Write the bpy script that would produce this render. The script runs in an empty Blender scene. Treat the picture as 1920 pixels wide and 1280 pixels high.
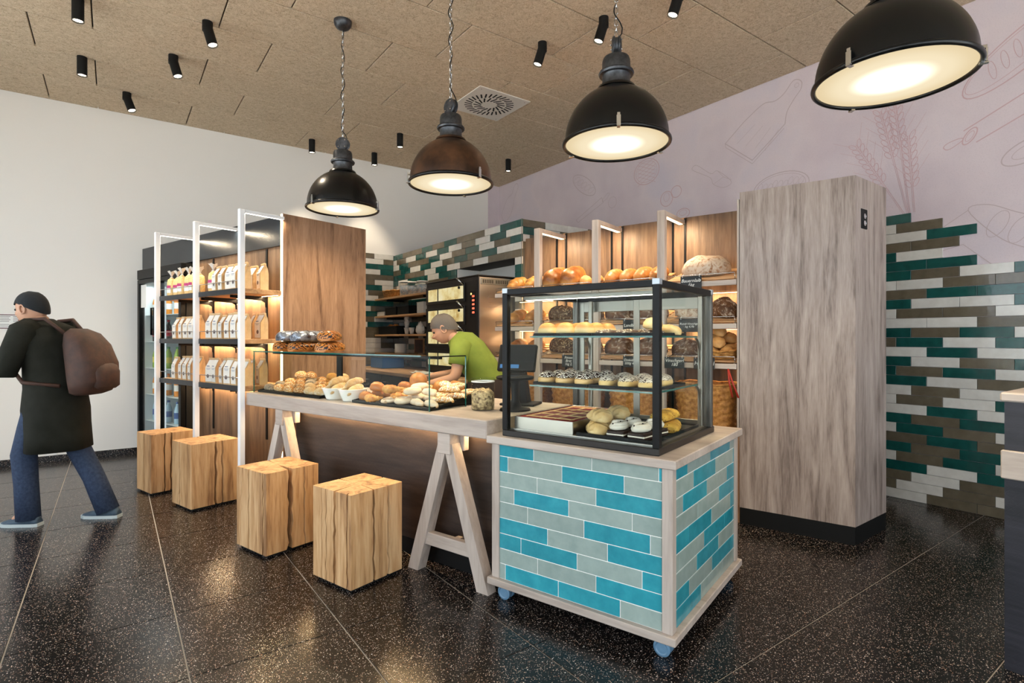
import bpy, bmesh, math, random
from mathutils import Vector, Matrix, noise, Euler

random.seed(11)
scene = bpy.context.scene
COL = scene.collection
PI = math.pi

# ---------------------------------------------------------------- camera
CAM_H = 1.30
YAW = math.radians(-35.945)
cd = bpy.data.cameras.new('camera')
cam = bpy.data.objects.new('camera', cd)
COL.objects.link(cam)
cam.location = (0, 0, CAM_H)
cam.rotation_euler = (PI / 2, 0, YAW)
cd.sensor_width = 36.0
cd.lens = 1030 / 1920 * 36.0
cd.shift_y = -7 / 1920
cd.clip_start = 0.05
scene.camera = cam

# ---------------------------------------------------------------- colour management
vs = scene.view_settings
vs.view_transform = 'Standard'
vs.look = 'None'
vs.gamma = 1.0
vs.use_curve_mapping = False
vs.exposure = -0.2

# ---------------------------------------------------------------- daylight: a bright overcast sky outside the shop windows
SKY_STRENGTH = 4.7
w = bpy.data.worlds.new('sky')
scene.world = w
w.use_nodes = True
bg = w.node_tree.nodes['Background']
bg.inputs[0].default_value = (0.84, 0.92, 1.0, 1)
bg.inputs[1].default_value = SKY_STRENGTH

# the sun is added behind the building: pavement bounce brightens the ceiling
sl = bpy.data.lights.new('bounce_sun', 'SUN'); sl.energy = 24; sl.angle = math.radians(2); sl.color = (1.0, 0.96, 0.9)
so_ = bpy.data.objects.new('bounce_sun', sl); so_.rotation_euler = (math.radians(-32), math.radians(30), 0); COL.objects.link(so_)

# warm lamp energies
E_PENDANT = 95
E_SPOT = 95
E_LED = 1.7

# room extents (x along the back wall, y along the mural wall)
X0, X1, Y0, Y1, ZC = -2.6, 5.16, -2.6, 7.48, 3.79

def portal(name, loc, rot, sx, sy):
    l = bpy.data.lights.new(name, 'AREA')
    l.shape = 'RECTANGLE'; l.size = sx; l.size_y = sy
    l.cycles.is_portal = True
    o = bpy.data.objects.new(name, l)
    o.location = loc; o.rotation_euler = rot
    COL.objects.link(o)
portal('sky_portal', (X0 - 0.02, 2.2, 1.75), (0, -PI / 2, 0), 3.1, 8.2)
portal('sky_portal', (1.2, Y0 - 0.02, 1.75), (PI / 2, 0, 0), 6.9, 3.1)

# ---------------------------------------------------------------- small helpers
def col(h):
    h = h.lstrip('#')
    c = [int(h[i:i + 2], 16) / 255 for i in (0, 2, 4)]
    return tuple((x / 12.92 if x <= 0.04045 else ((x + 0.055) / 1.055) ** 2.4) for x in c) + (1,)

def C4(c):
    return col(c) if isinstance(c, str) else (tuple(c) + (1,))[:4]

SR = math.radians(17.185)           # the shop fittings stand turned by this against the room
SC, SS = math.cos(SR), math.sin(SR)
def W(p, q, z=0.0):
    return Vector((p * SC - q * SS, p * SS + q * SC, z))

class MB:
    def __init__(s):
        s.v = []; s.f = []; s.sm = []
    def add(s, vs, fs, smooth=False, mat=None):
        b = len(s.v)
        if mat is not None:
            vs = [mat @ Vector(v) for v in vs]
        s.v += [tuple(v) for v in vs]
        s.f += [tuple(i + b for i in f) for f in fs]
        s.sm += [smooth] * len(fs)
        return s
    def box(s, x0, x1, y0, y1, z0, z1, c=0.0, mat=None):
        if c <= 0:
            vs = [(x, y, z) for z in (z0, z1) for y in (y0, y1) for x in (x0, x1)]
            fs = [(0, 2, 3, 1), (4, 5, 7, 6), (0, 1, 5, 4), (2, 6, 7, 3), (0, 4, 6, 2), (1, 3, 7, 5)]
            return s.add(vs, fs, mat=mat)
        X = (x0, x1); Y = (y0, y1); Z = (z0, z1)
        vs = []; idx = {}
        for i in (0, 1):
            for j in (0, 1):
                for k in (0, 1):
                    sx = 1 - 2 * i; sy = 1 - 2 * j; sz = 1 - 2 * k
                    for a in range(3):
                        p = [X[i] + sx * c, Y[j] + sy * c, Z[k] + sz * c]
                        p[a] = (X[i], Y[j], Z[k])[a]
                        idx[(i, j, k, a)] = len(vs); vs.append(tuple(p))
        fs = []
        for i in (0, 1):
            q = [idx[(i, 0, 0, 0)], idx[(i, 1, 0, 0)], idx[(i, 1, 1, 0)], idx[(i, 0, 1, 0)]]
            fs.append(q if i else q[::-1])
            q = [idx[(0, i, 0, 1)], idx[(0, i, 1, 1)], idx[(1, i, 1, 1)], idx[(1, i, 0, 1)]]
            fs.append(q if i else q[::-1])
            q = [idx[(0, 0, i, 2)], idx[(1, 0, i, 2)], idx[(1, 1, i, 2)], idx[(0, 1, i, 2)]]
            fs.append(q if i else q[::-1])
        for i in (0, 1):
            for j in (0, 1):
                fs.append([idx[(i, j, 0, 0)], idx[(i, j, 1, 0)], idx[(i, j, 1, 1)], idx[(i, j, 0, 1)]])
                fs.append([idx[(i, 0, j, 0)], idx[(i, 0, j, 2)], idx[(i, 1, j, 2)], idx[(i, 1, j, 0)]])
                fs.append([idx[(0, i, j, 1)], idx[(0, i, j, 2)], idx[(1, i, j, 2)], idx[(1, i, j, 1)]])
                for k in (0, 1):
                    fs.append([idx[(i, j, k, 0)], idx[(i, j, k, 1)], idx[(i, j, k, 2)]])
        # orient every face outward
        cx = Vector(((x0 + x1) / 2, (y0 + y1) / 2, (z0 + z1) / 2))
        out = []
        for f in fs:
            a, b2, c2 = (Vector(vs[f[0]]), Vector(vs[f[1]]), Vector(vs[f[2]]))
            n = (b2 - a).cross(c2 - a)
            m = sum((Vector(vs[q]) for q in f), Vector()) / len(f) - cx
            out.append(tuple(f) if n.dot(m) >= 0 else tuple(f[::-1]))
        return s.add(vs, out, mat=mat)
    def rings(s, rings, cap0=True, cap1=True, smooth=True, mat=None, closed=True):
        n = len(rings[0]); vs = [p for r in rings for p in r]; fs = []
        for k in range(len(rings) - 1):
            for i in range(n if closed else n - 1):
                j = (i + 1) % n
                fs.append((k * n + i, k * n + j, (k + 1) * n + j, (k + 1) * n + i))
        b = len(s.v)
        s.add(vs, fs, smooth, mat)
        caps = []
        if cap0: caps.append(tuple(range(n))[::-1])
        if cap1: caps.append(tuple((len(rings) - 1) * n + i for i in range(n)))
        for c in caps:
            s.f.append(tuple(b + i for i in c)); s.sm.append(False)
        return s
    def lathe(s, prof, n=24, smooth=True, mat=None, cap0=False, cap1=False):
        R = [[(r * math.cos(2 * PI * i / n), r * math.sin(2 * PI * i / n), z) for i in range(n)] for r, z in prof]
        return s.rings(R, cap0, cap1, smooth, mat)
    def cyl(s, a, b, r0, r1=None, n=12, smooth=True):
        a = Vector(a); b = Vector(b); r1 = r0 if r1 is None else r1
        d = (b - a); L = d.length
        m = Matrix.Translation(a) @ d.to_track_quat('Z', 'Y').to_matrix().to_4x4()
        return s.lathe([(r0, 0), (r1, L)], n, smooth, m, True, True)
    def prism(s, poly, z0, z1, mat=None):
        n = len(poly)
        return s.rings([[(x, y, z0) for x, y in poly], [(x, y, z1) for x, y in poly]], True, True, False, mat)
    def tube(s, pts, r, n=6, closed=False):
        P = [Vector(p) for p in pts]; N = len(P); R = []
        up = Vector((0, 0, 1)); prev = None
        for i in range(N):
            if closed: t = P[(i + 1) % N] - P[i - 1]
            else: t = P[min(i + 1, N - 1)] - P[max(i - 1, 0)]
            t.normalize()
            a = prev if prev is not None else (up if abs(t.z) < 0.9 else Vector((1, 0, 0)))
            a = (a - t * a.dot(t))
            if a.length < 1e-6: a = Vector((1, 0, 0)) - t * t.x
            a.normalize(); prev = a
            b = t.cross(a)
            rr = r[i] if isinstance(r, (list, tuple)) else r
            R.append([tuple(P[i] + (a * math.cos(2 * PI * k / n) + b * math.sin(2 * PI * k / n)) * rr) for k in range(n)])
        if closed: R.append(R[0])
        return s.rings(R, not closed, not closed, True)
    def mesh(s, name):
        me = bpy.data.meshes.new(name)
        me.from_pydata(s.v, [], s.f)
        me.polygons.foreach_set('use_smooth', s.sm)
        me.update()
        return me

def put(o, parent=None, loc=None, rot=None):
    COL.objects.link(o)
    if parent is not None: o.parent = parent
    if loc is not None: o.location = loc
    if rot is not None: o.rotation_euler = rot if not isinstance(rot, (int, float)) else (0, 0, rot)
    return o

def tag(o, label=None, cat=None, group=None, kind=None):
    if label: o['label'] = label
    if cat: o['category'] = cat
    if group: o['group'] = group
    if kind: o['kind'] = kind
    return o

def obj(name, mb, mat, parent=None, loc=None, rot=None, sharp=None):
    me = mb.mesh(name) if isinstance(mb, MB) else mb
    if mat is not None and not me.materials: me.materials.append(mat)
    if sharp: me.set_sharp_from_angle(angle=math.radians(sharp))
    return put(bpy.data.objects.new(name, me), parent, loc, rot)

def thing(name, label, cat, loc=(0, 0, 0), rotz=0.0, group=None):
    o = bpy.data.objects.new(name, None)
    o.empty_display_size = 0.1
    put(o, None, loc, rotz)
    return tag(o, label, cat, group)

def dup(root, loc, rot, label=None, group=None, sc=None):
    def cp(o, par):
        c = o.copy(); COL.objects.link(c); c.parent = par
        for ch in kids.get(o.name, []): cp(ch, c)
        return c
    kids = {}
    for o in root.children_recursive: kids.setdefault(o.parent.name, []).append(o)
    r = cp(root, None)
    r.location = loc; r.rotation_euler = rot if not isinstance(rot, (int, float)) else (0, 0, rot)
    if sc is not None: r.scale = sc if not isinstance(sc, (int, float)) else (sc, sc, sc)
    if label: r['label'] = label
    if group: r['group'] = group
    return r

_boxes = {}
def bmesh_box(dx, dy, dz, c, mat):
    k = (round(dx, 3), round(dy, 3), round(dz, 4), c, mat.name)
    if k not in _boxes:
        me = MB().box(-dx / 2, dx / 2, -dy / 2, dy / 2, -dz / 2, dz / 2, c).mesh('piece')
        me.materials.append(mat); _boxes[k] = me
    return _boxes[k]

def piece(name, x0, x1, y0, y1, z0, z1, mat, parent=None, c=0.0015):
    """a small chamfered block that shares its mesh with blocks of the same size"""
    me = bmesh_box(abs(x1 - x0), abs(y1 - y0), abs(z1 - z0), c, mat)
    o = bpy.data.objects.new(name, me)
    return put(o, parent, ((x0 + x1) / 2, (y0 + y1) / 2, (z0 + z1) / 2))

ORD = ['first', 'second', 'third', 'fourth', 'fifth', 'sixth', 'seventh', 'eighth', 'ninth', 'tenth', 'eleventh', 'twelfth', 'thirteenth', 'fourteenth']

# ---------------------------------------------------------------- materials
class NT:
    def __init__(s, name):
        s.m = bpy.data.materials.new(name); s.m.use_nodes = True
        s.n = s.m.node_tree.nodes; s.l = s.m.node_tree.links
        s.b = s.n['Principled BSDF']; s.out = s.n['Material Output']
    def node(s, t, **kw):
        n = s.n.new(t)
        for k, v in kw.items(): setattr(n, k, v)
        return n
    def link(s, a, b): s.l.new(a, b)
    def coord(s, which='Object', scale=(1, 1, 1)):
        tc = s.node('ShaderNodeTexCoord'); mp = s.node('ShaderNodeMapping')
        mp.inputs['Scale'].default_value = scale if not isinstance(scale, (int, float)) else (scale,) * 3
        if which == 'World':
            g = s.node('ShaderNodeNewGeometry'); s.link(g.outputs['Position'], mp.inputs[0])
        else: s.link(tc.outputs[which], mp.inputs[0])
        return mp.outputs[0]
    def noise(s, vec, scale=5, detail=3, rough=0.5, dist=0.0):
        n = s.node('ShaderNodeTexNoise')
        n.inputs['Scale'].default_value = scale; n.inputs['Detail'].default_value = detail
        n.inputs['Roughness'].default_value = rough; n.inputs['Distortion'].default_value = dist
        s.link(vec, n.inputs['Vector']); return n.outputs['Fac']
    def ramp(s, fac, stops, interp='LINEAR'):
        r = s.node('ShaderNodeValToRGB'); r.color_ramp.interpolation = interp
        e = r.color_ramp.elements
        while len(e) < len(stops): e.new(0.5)
        for i, (p, c) in enumerate(stops):
            e[i].position = p; e[i].color = C4(c)
        s.link(fac, r.inputs[0]); return r.outputs[0]
    def mix(s, fac, a, b, mode='MIX'):
        n = s.node('ShaderNodeMix', data_type='RGBA', blend_type=mode)
        for k, v in ((0, fac), (6, a), (7, b)):
            if hasattr(v, 'is_output') or isinstance(v, bpy.types.NodeSocket): s.link(v, n.inputs[k])
            else: n.inputs[k].default_value = v if k == 0 else C4(v)
        return n.outputs[2]
    def math(s, op, a, b=0.0):
        n = s.node('ShaderNodeMath', operation=op)
        for k, v in ((0, a), (1, b)):
            if isinstance(v, bpy.types.NodeSocket): s.link(v, n.inputs[k])
            else: n.inputs[k].default_value = v
        return n.outputs[0]
    def bump(s, h, strength=0.2, dist=0.01):
        n = s.node('ShaderNodeBump'); n.inputs['Strength'].default_value = strength
        n.inputs['Distance'].default_value = dist
        s.link(h, n.inputs['Height']); s.link(n.outputs[0], s.b.inputs['Normal'])
    def rand(s):
        return s.node('ShaderNodeObjectInfo').outputs['Random']
    def base(s, v):
        if isinstance(v, bpy.types.NodeSocket): s.link(v, s.b.inputs['Base Color'])
        else: s.b.inputs['Base Color'].default_value = C4(v)
    def set(s, rough=0.5, metal=0.0, spec=0.5):
        s.b.inputs['Roughness'].default_value = rough; s.b.inputs['Metallic'].default_value = metal
        s.b.inputs['Specular IOR Level'].default_value = spec
        return s

def M(name, c, rough=0.5, metal=0.0, spec=0.5, c2=None, ns=20, bump=None, var=0.0, emit=None, es=0.0):
    t = NT(name); t.set(rough, metal, spec)
    v = None
    if c2:
        f = t.noise(t.coord('Object'), ns, 4, 0.6)
        v = t.ramp(f, [(0.32, c), (0.68, c2)])
    if var:
        hv = t.node('ShaderNodeHueSaturation')
        t.link(t.math('ADD', t.math('MULTIPLY', t.rand(), var * 2), 1 - var), hv.inputs['Value'])
        if v is not None: t.link(v, hv.inputs['Color'])
        else: hv.inputs['Color'].default_value = C4(c)
        v = hv.outputs[0]
    t.base(v if v is not None else c)
    if bump: t.bump(t.noise(t.coord('Object'), bump[0], 3, 0.6), bump[1], 0.004)
    if emit:
        t.b.inputs['Emission Color'].default_value = C4(emit); t.b.inputs['Emission Strength'].default_value = es
    return t.m

def wood(name, dark, mid, light, axis='Z', ring=7.0, rough=0.5, fine=55, bump=0.08, var=0.06, contrast=0.0, quilt=False):
    t = NT(name); t.set(rough, 0, 0.35)
    st = {'X': (0.09, 1, 1), 'Y': (1, 0.09, 1), 'Z': (1, 1, 0.09)}[axis]
    oi = t.rand()
    v = t.coord('Object', st)
    add = t.node('ShaderNodeVectorMath', operation='ADD'); t.link(v, add.inputs[0])
    cb = t.node('ShaderNodeCombineXYZ'); t.link(t.math('MULTIPLY', oi, 3.0), cb.inputs[0]); t.link(t.math('MULTIPLY', oi, 5.0), cb.inputs[1])
    t.link(cb.outputs[0], add.inputs[1]); v = add.outputs[0]
    a = t.noise(v, ring, 4, 0.55, 1.2)
    b = t.noise(v, fine, 3, 0.6)
    f = t.math('ADD', t.math('MULTIPLY', a, 0.7), t.math('MULTIPLY', b, 0.3))
    c = t.ramp(f, [(0.34 + contrast, dark), (0.48, mid), (0.64 - contrast, light)])
    hv = t.node('ShaderNodeHueSaturation'); t.link(c, hv.inputs['Color'])
    t.link(t.math('ADD', t.math('MULTIPLY', oi, var * 2), 1 - var), hv.inputs['Value'])
    t.base(hv.outputs[0])
    h = b
    if quilt:
        g = t.coord('Object', (1, 1, 1))
        sp = t.node('ShaderNodeSeparateXYZ'); t.link(g, sp.inputs[0])
        def saw(u):
            m = t.math('FRACT', t.math('MULTIPLY', u, 26.0))
            return t.math('ABSOLUTE', t.math('SUBTRACT', m, 0.5))
        d1 = t.math('ADD', sp.outputs[1], sp.outputs[2]); d2 = t.math('SUBTRACT', sp.outputs[1], sp.outputs[2])
        q = t.math('MAXIMUM', saw(d1), saw(d2))
        q = t.math('MULTIPLY', t.math('GREATER_THAN', q, 0.44), -0.8)
        h = t.math('ADD', t.math('MULTIPLY', b, 0.5), q)
    t.bump(h, 0.25 if quilt else bump * 2, 0.004)
    return t.m

def emis(name, c, s):
    m = bpy.data.materials.new(name); m.use_nodes = True
    n = m.node_tree.nodes; n.remove(n['Principled BSDF'])
    e = n.new('ShaderNodeEmission'); e.inputs[0].default_value = C4(c); e.inputs[1].default_value = s
    m.node_tree.links.new(e.outputs[0], n['Material Output'].inputs[0])
    return m

def glass(name, tint=(0.965, 0.985, 0.975), ior=1.45, rough=0.0):
    m = bpy.data.materials.new(name); m.use_nodes = True
    n = m.node_tree.nodes; l = m.node_tree.links; n.remove(n['Principled BSDF'])
    tr = n.new('ShaderNodeBsdfTransparent'); tr.inputs[0].default_value = C4(tint)
    gl = n.new('ShaderNodeBsdfGlossy'); gl.inputs['Roughness'].default_value = rough
    lw = n.new('ShaderNodeLayerWeight'); lw.inputs[0].default_value = 0.5
    pw_ = n.new('ShaderNodeMath'); pw_.operation = 'POWER'; l.new(lw.outputs['Facing'], pw_.inputs[0]); pw_.inputs[1].default_value = 5
    ma = n.new('ShaderNodeMath'); ma.operation = 'MULTIPLY_ADD'; l.new(pw_.outputs[0], ma.inputs[0]); ma.inputs[1].default_value = 0.4; ma.inputs[2].default_value = 0.003
    mx = n.new('ShaderNodeMixShader')
    l.new(ma.outputs[0], mx.inputs[0]); l.new(tr.outputs[0], mx.inputs[1]); l.new(gl.outputs[0], mx.inputs[2])
    l.new(mx.outputs[0], n['Material Output'].inputs[0])
    return m

MAT = {}
MAT['wall'] = M('white_plaster', '#ebe7e1', 0.85, bump=(180, 0.06))
MAT['black'] = M('black_metal', '#070707', 0.4, 0.0, 0.18)
MAT['blackmatte'] = M('matte_black', '#0e0e0e', 0.6, 0, 0.25)
MAT['navy'] = M('dark_blue_lacquer', '#141a22', 0.25, 0, 0.4)
MAT['chrome'] = M('chrome', '#c9c9c9', 0.18, 1.0)
MAT['steel'] = M('brushed_steel', '#b3aea6', 0.3, 1.0, bump=(90, 0.03))
MAT['alu'] = M('satin_aluminium', '#85827a', 0.36, 0.9)
MAT['whitepost'] = M('white_lacquer', '#e9ebee', 0.3)
MAT['white'] = M('white_plastic', '#e7e6e2', 0.4)
MAT['porcelain'] = M('white_porcelain', '#eeeae4', 0.18)
MAT['glass'] = glass('clear_glass')
MAT['glassedge'] = M('green_glass_edge', '#0f5a52', 0.1, 0, 0.8)
MAT['window'] = glass('window_glass', (0.97, 0.98, 0.98))
MAT['oak_light'] = wood('washed_oak', '#9b8d82', '#b0a297', '#beb1a6', 'Y', 6, 0.45)
MAT['oak_light_x'] = wood('washed_oak_x', '#9b8d82', '#b0a297', '#beb1a6', 'X', 6, 0.45)
MAT['oak_light_z'] = wood('washed_oak_z', '#9b8d82', '#b0a297', '#beb1a6', 'Z', 6, 0.45)
MAT['oak_grey'] = wood('grey_oak', '#6f615a', '#978880', '#afa199', 'Z', 13, 0.5, 120, 0.08, 0.05, 0.0)
MAT['oak_brown'] = wood('brown_oak', '#644936', '#8e6d54', '#a68469', 'Z', 12, 0.5, 120)
MAT['oak_block'] = wood('solid_oak_block', '#8a6340', '#b58b5e', '#c9a377', 'Z', 11, 0.6, 75, 0.2, 0.05, 0.035)
MAT['shelf_oak'] = wood('shelf_oak', '#8d6a49', '#b58c63', '#c9a176', 'Y', 8, 0.5)
MAT['wenge'] = wood('quilted_dark_wood', '#1c1613', '#2d2420', '#3e322c', 'Y', 9, 0.5, 60, quilt=True)
MAT['wenge_right'] = wood('quilted_night_wood', '#16151a', '#212026', '#2d2b32', 'Y', 9, 0.4, 60, quilt=True)
MAT['quilt_oak'] = wood('quilted_oak', '#4c3a2b', '#6a523d', '#82684f', 'Z', 9, 0.45, 60, quilt=True)
MAT['led'] = emis('warm_led', (1.0, 0.78, 0.48), 9.0)
MAT['ledcool'] = emis('white_led', (1.0, 0.93, 0.8), 6.0)
MAT['grout'] = M('light_grout', '#b5afa6', 0.9)
MAT['groutw'] = M('white_grout', '#e6e5df', 0.9)
MAT['groutd'] = M('dark_grout', '#4d4a44', 0.9)
def tilemat(name, c, c2, rough=0.12):
    t = NT(name); t.set(rough, 0, 0.5)
    f = t.noise(t.coord('World'), 14, 3, 0.6)
    c0 = t.ramp(f, [(0.3, c), (0.72, c2)])
    hv = t.node('ShaderNodeHueSaturation'); t.link(c0, hv.inputs['Color'])
    t.link(t.math('ADD', t.math('MULTIPLY', t.rand(), 0.16), 0.92), hv.inputs['Value'])
    t.base(hv.outputs[0]); t.bump(t.noise(t.coord('World'), 16, 2, 0.5), 0.12, 0.01)
    return t.m
MAT['G'] = tilemat('dark_green_glaze', '#11443f', '#1c5650')
MAT['O'] = tilemat('olive_glaze', '#5d5444', '#6d6453')
MAT['Wt'] = tilemat('white_glaze', '#cbc7bf', '#d8d5ce')
MAT['T'] = tilemat('turquoise_glaze', '#1f8090', '#2f96a4', 0.16)
MAT['A'] = tilemat('pale_aqua_glaze', '#85968f', '#94a39c', 0.16)
# ================================================================ THE ROOM
def terrazzo(name, base='#0b0a0a', rough=0.22, dens=0.70):
    t = NT(name); t.set(rough, 0, 0.32)
    v = t.coord('World')
    cols = []
    fac = None
    for sc, thr, k in ((150, 0.30, dens + .12), (260, 0.33, dens + 0.06)):
        vo = t.node('ShaderNodeTexVoronoi', feature='F1'); vo.inputs['Scale'].default_value = sc
        t.link(v, vo.inputs['Vector'])
        sp = t.node('ShaderNodeSeparateColor'); t.link(vo.outputs['Color'], sp.inputs[0])
        near = t.math('LESS_THAN', vo.outputs['Distance'], t.math('ADD', t.math('MULTIPLY', sp.outputs[1], 0.22), thr - 0.1))
        pick = t.math('GREATER_THAN', sp.outputs[0], k)
        cols.append((t.math('MULTIPLY', near, pick), t.ramp(sp.outputs[2], [(0.0, '#a18b79'), (0.35, '#c3b7ab'), (0.6, '#776b65'), (0.8, '#94664c'), (1.0, '#d6cec6')])))
    n = t.noise(v, 3, 3, 0.5)
    c = t.ramp(n, [(0.35, base), (0.7, '#151313')])
    c = t.mix(cols[1][0], c, cols[1][1]); c = t.mix(cols[0][0], c, cols[0][1])
    t.base(c)
    return t.m
MAT['terrazzo'] = terrazzo('black_terrazzo')

def wallpaper():
    t = NT('mural_wallpaper'); t.set(0.85, 0, 0.2)
    v = t.coord('World')
    a = t.noise(v, 1.3, 3, 0.6); b = t.noise(v, 120, 2, 0.7)
    c = t.ramp(a, [(0.3, '#cbbcc3'), (0.55, '#d6c8cc'), (0.75, '#ccc2cc')])
    vo = t.node('ShaderNodeTexVoronoi', feature='F1'); vo.inputs['Scale'].default_value = 26
    mp = t.node('ShaderNodeMapping'); mp.inputs['Scale'].default_value = (1, 1, 2.2); t.link(v, mp.inputs[0]); t.link(mp.outputs[0], vo.inputs['Vector'])
    sp = t.node('ShaderNodeSeparateColor'); t.link(vo.outputs['Color'], sp.inputs[0])
    fl = t.math('MULTIPLY', t.math('LESS_THAN', vo.outputs['Distance'], 0.09), t.math('GREATER_THAN', sp.outputs[0], 0.6))
    c = t.mix(t.math('MULTIPLY', t.math('SUBTRACT', b, 0.5), 0.5), c, '#7f7480')
    c = t.mix(t.math('MULTIPLY', fl, 0.6), c, '#7b6b70')
    t.base(c)
    return t.m
MAT['mural'] = wallpaper()
MAT['ink'] = M('pale_pink_print', '#c6a5a8', 0.85)
MAT['ink2'] = M('pale_grey_print', '#bcaaac', 0.85)

def woodwool():
    t = NT('wood_wool_panel'); t.set(0.95, 0, 0.1)
    v = t.coord('World')
    v2 = t.coord('World', (1, 1, 1))
    a = t.noise(v, 75, 3, 0.75, 2.0); b = t.noise(v2, 2.2, 3, 0.5); g = t.noise(v, 26, 3, 0.7, 1.0)
    c = t.ramp(t.math('ADD', t.math('MULTIPLY', a, 0.7), t.math('MULTIPLY', g, 0.3)), [(0.34, '#6f5d4c'), (0.43, '#c0ab90'), (0.56, '#dfcdb4'), (0.72, '#efe0ca')])
    c = t.mix(t.math('MULTIPLY', b, 0.2), c, '#b09a7c')
    t.base(c); t.bump(a, 0.5, 0.004)
    return t.m
MAT['woodwool'] = woodwool()
MAT['void'] = M('dark_joint', '#1b1713', 0.95)
MAT['asphalt'] = M('pale_pavement', '#c4c3bf', 0.9, c2='#d2d0cb', ns=4)

# ---- floor: a light grout bed with terrazzo tiles of 60 cm
fl = obj('floor', MB().box(X0, X1, Y0, Y1, -0.12, -0.004), MAT['grout'])
tag(fl, 'black terrazzo floor of large square tiles with pale joints', 'floor', kind='structure')
def cuts(a, b, off, st):
    k = math.ceil((a - off) / st + 1e-6); r = [a]
    while off + k * st < b - 1e-6:
        r.append(off + k * st); k += 1
    return r + [b]
ux = cuts(X0, X1, 0.235, 0.6); vy = cuts(Y0, Y1, 1.228, 0.6)
for i in range(len(ux) - 1):
    for j in range(len(vy) - 1):
        piece('tile', ux[i] + 0.0028, ux[i + 1] - 0.0028, vy[j] + 0.0024, vy[j + 1] - 0.0024, -0.02, 0.0, MAT['terrazzo'], fl, 0.0008)

# ---- ceiling of wood wool panels in running bond
ce = obj('ceiling', MB().box(X0, X1, Y0, Y1, ZC + 0.024, ZC + 0.15), MAT['void'])
tag(ce, 'beige wood wool ceiling of long panels laid in staggered rows', 'ceiling', kind='structure')
rv = cuts(Y0, Y1, 4.965, 0.6165)
for j in range(len(rv) - 1):
    k = round((rv[j] - 4.965) / 0.6165) if j > 0 else round((rv[1] - 4.965) / 0.6165) - 1
    ph = 2.314 if k % 2 == 0 else 1.909
    cu = cuts(X0, X1, ph, 1.225)
    for i in range(len(cu) - 1):
        piece('ceiling_panel', cu[i] + 0.0048, cu[i + 1] - 0.0048, rv[j] + 0.005, rv[j + 1] - 0.005, ZC, ZC + 0.025, MAT['woodwool'], ce, 0.003)

# ---- walls
wb = obj('wall_back', MB().box(X0, X1 + 0.15, Y1, Y1 + 0.15, -.12, ZC + 0.15), MAT['wall'])
tag(wb, 'plain white plastered wall behind the shelves and the walking person', 'wall', kind='structure')
obj('wallpaper_strip', MB().box(4.94, X1, Y1 - 0.0015, Y1 + 0.001, 2.3, ZC), MAT['mural'], wb)
bb = obj('baseboard_back', MB().box(X0, 2.9, Y1 - 0.014, Y1 - 0.0005, 0, 0.07, 0.002), MAT['terrazzo'])
tag(bb, 'low black terrazzo skirting along the white wall', 'baseboard', kind='structure')

wr = obj('wall_right', MB().box(X1, X1 + 0.15, Y0, Y1, -.12, ZC + 0.15), MAT['mural'])
tag(wr, 'lilac grey wallpaper wall with faint bakery drawings and glazed tiles below', 'wall', kind='structure')

# faint line drawings on the wallpaper (flat print): coordinates are (y, z) on the wall
def ribbon(mb, pts, wd=0.008, closed=False):
    P = [Vector((p[0], p[1])) for p in pts]; n = len(P)
    for i in range(n if closed else n - 1):
        a, b = P[i], P[(i + 1) % n]
        d = b - a
        if d.length < 1e-5: continue
        d.normalize(); q = Vector((-d.y, d.x)) * wd / 2
        e = d * wd * 0.3
        c = [a - e + q, b + e + q, b + e - q, a - e - q]
        mb.add([(X1 - 0.0012 - 0.000008 * (len(mb.f) % 90), k.x, k.y) for k in c], [(0, 1, 2, 3)])
def smooth(pts, closed=True, n=5):
    out = []; N = len(pts)
    for i in range(N if closed else N - 1):
        p0, p1, p2, p3 = [Vector(pts[(i + k) % N] if closed else pts[max(0, min(N - 1, i + k))]) for k in (-1, 0, 1, 2)]
        for k in range(n):
            t = k / n
            out.append(tuple(0.5 * ((2 * p1) + (p2 - p0) * t + (2 * p0 - 5 * p1 + 4 * p2 - p3) * t * t + (3 * p1 - p0 - 3 * p2 + p3) * t ** 3)))
    if not closed: out.append(tuple(pts[-1]))
    return out
def ell(cy, cz, ry, rz, ang=0, n=36, a0=0, a1=2 * PI):
    r = []
    for i in range(n + 1):
        t = a0 + (a1 - a0) * i / n
        y, z = ry * math.cos(t), rz * math.sin(t)
        r.append((cy + y * math.cos(ang) - z * math.sin(ang), cz + y * math.sin(ang) + z * math.cos(ang)))
    return r
def draw(label, fn, mat='ink'):
    mb = MB(); fn(mb); o = obj('mural_drawing', mb, MAT[mat], wr); o['label'] = label
def d_board(mb):
    P = [(3.33, 3.32), (3.03, 3.07), (2.86, 3.2), (2.7, 3.33), (2.68, 3.44), (2.61, 3.54), (2.55, 3.61), (2.55, 3.68), (2.62, 3.71), (2.71, 3.62), (2.8, 3.58), (2.92, 3.59), (3.12, 3.48)]
    ribbon(mb, P[:4] + smooth(P[3:], False), closed=True); ribbon(mb, [(3.325, 3.28), (3.03, 3.035), (2.71, 3.29)], 0.005)
    ribbon(mb, [(3.33, 3.32), (3.325, 3.28)], .005); ribbon(mb, ell(2.59, 3.655, 0.02, 0.02), 0.004)
    for k in range(4): ribbon(mb, [(3.2 - k * .1, 3.28 - k * .05), (3.0 - k * .08, 3.42 - k * .04)], 0.003)
def d_scoop(mb):
    ribbon(mb, smooth([(3.73, 3.17), (3.67, 3.18), (3.5, 3.05), (3.42, 3.06), (3.26, 2.91), (3.35, 2.87), (3.47, 2.93), (3.51, 3.01), (3.71, 3.13)]), 0.005, True)
    ribbon(mb, [(3.42, 3.06), (3.35, 2.98), (3.26, 2.93)], 0.004); ribbon(mb, [(3.35, 2.98), (3.47, 2.93)], 0.004)
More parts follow.
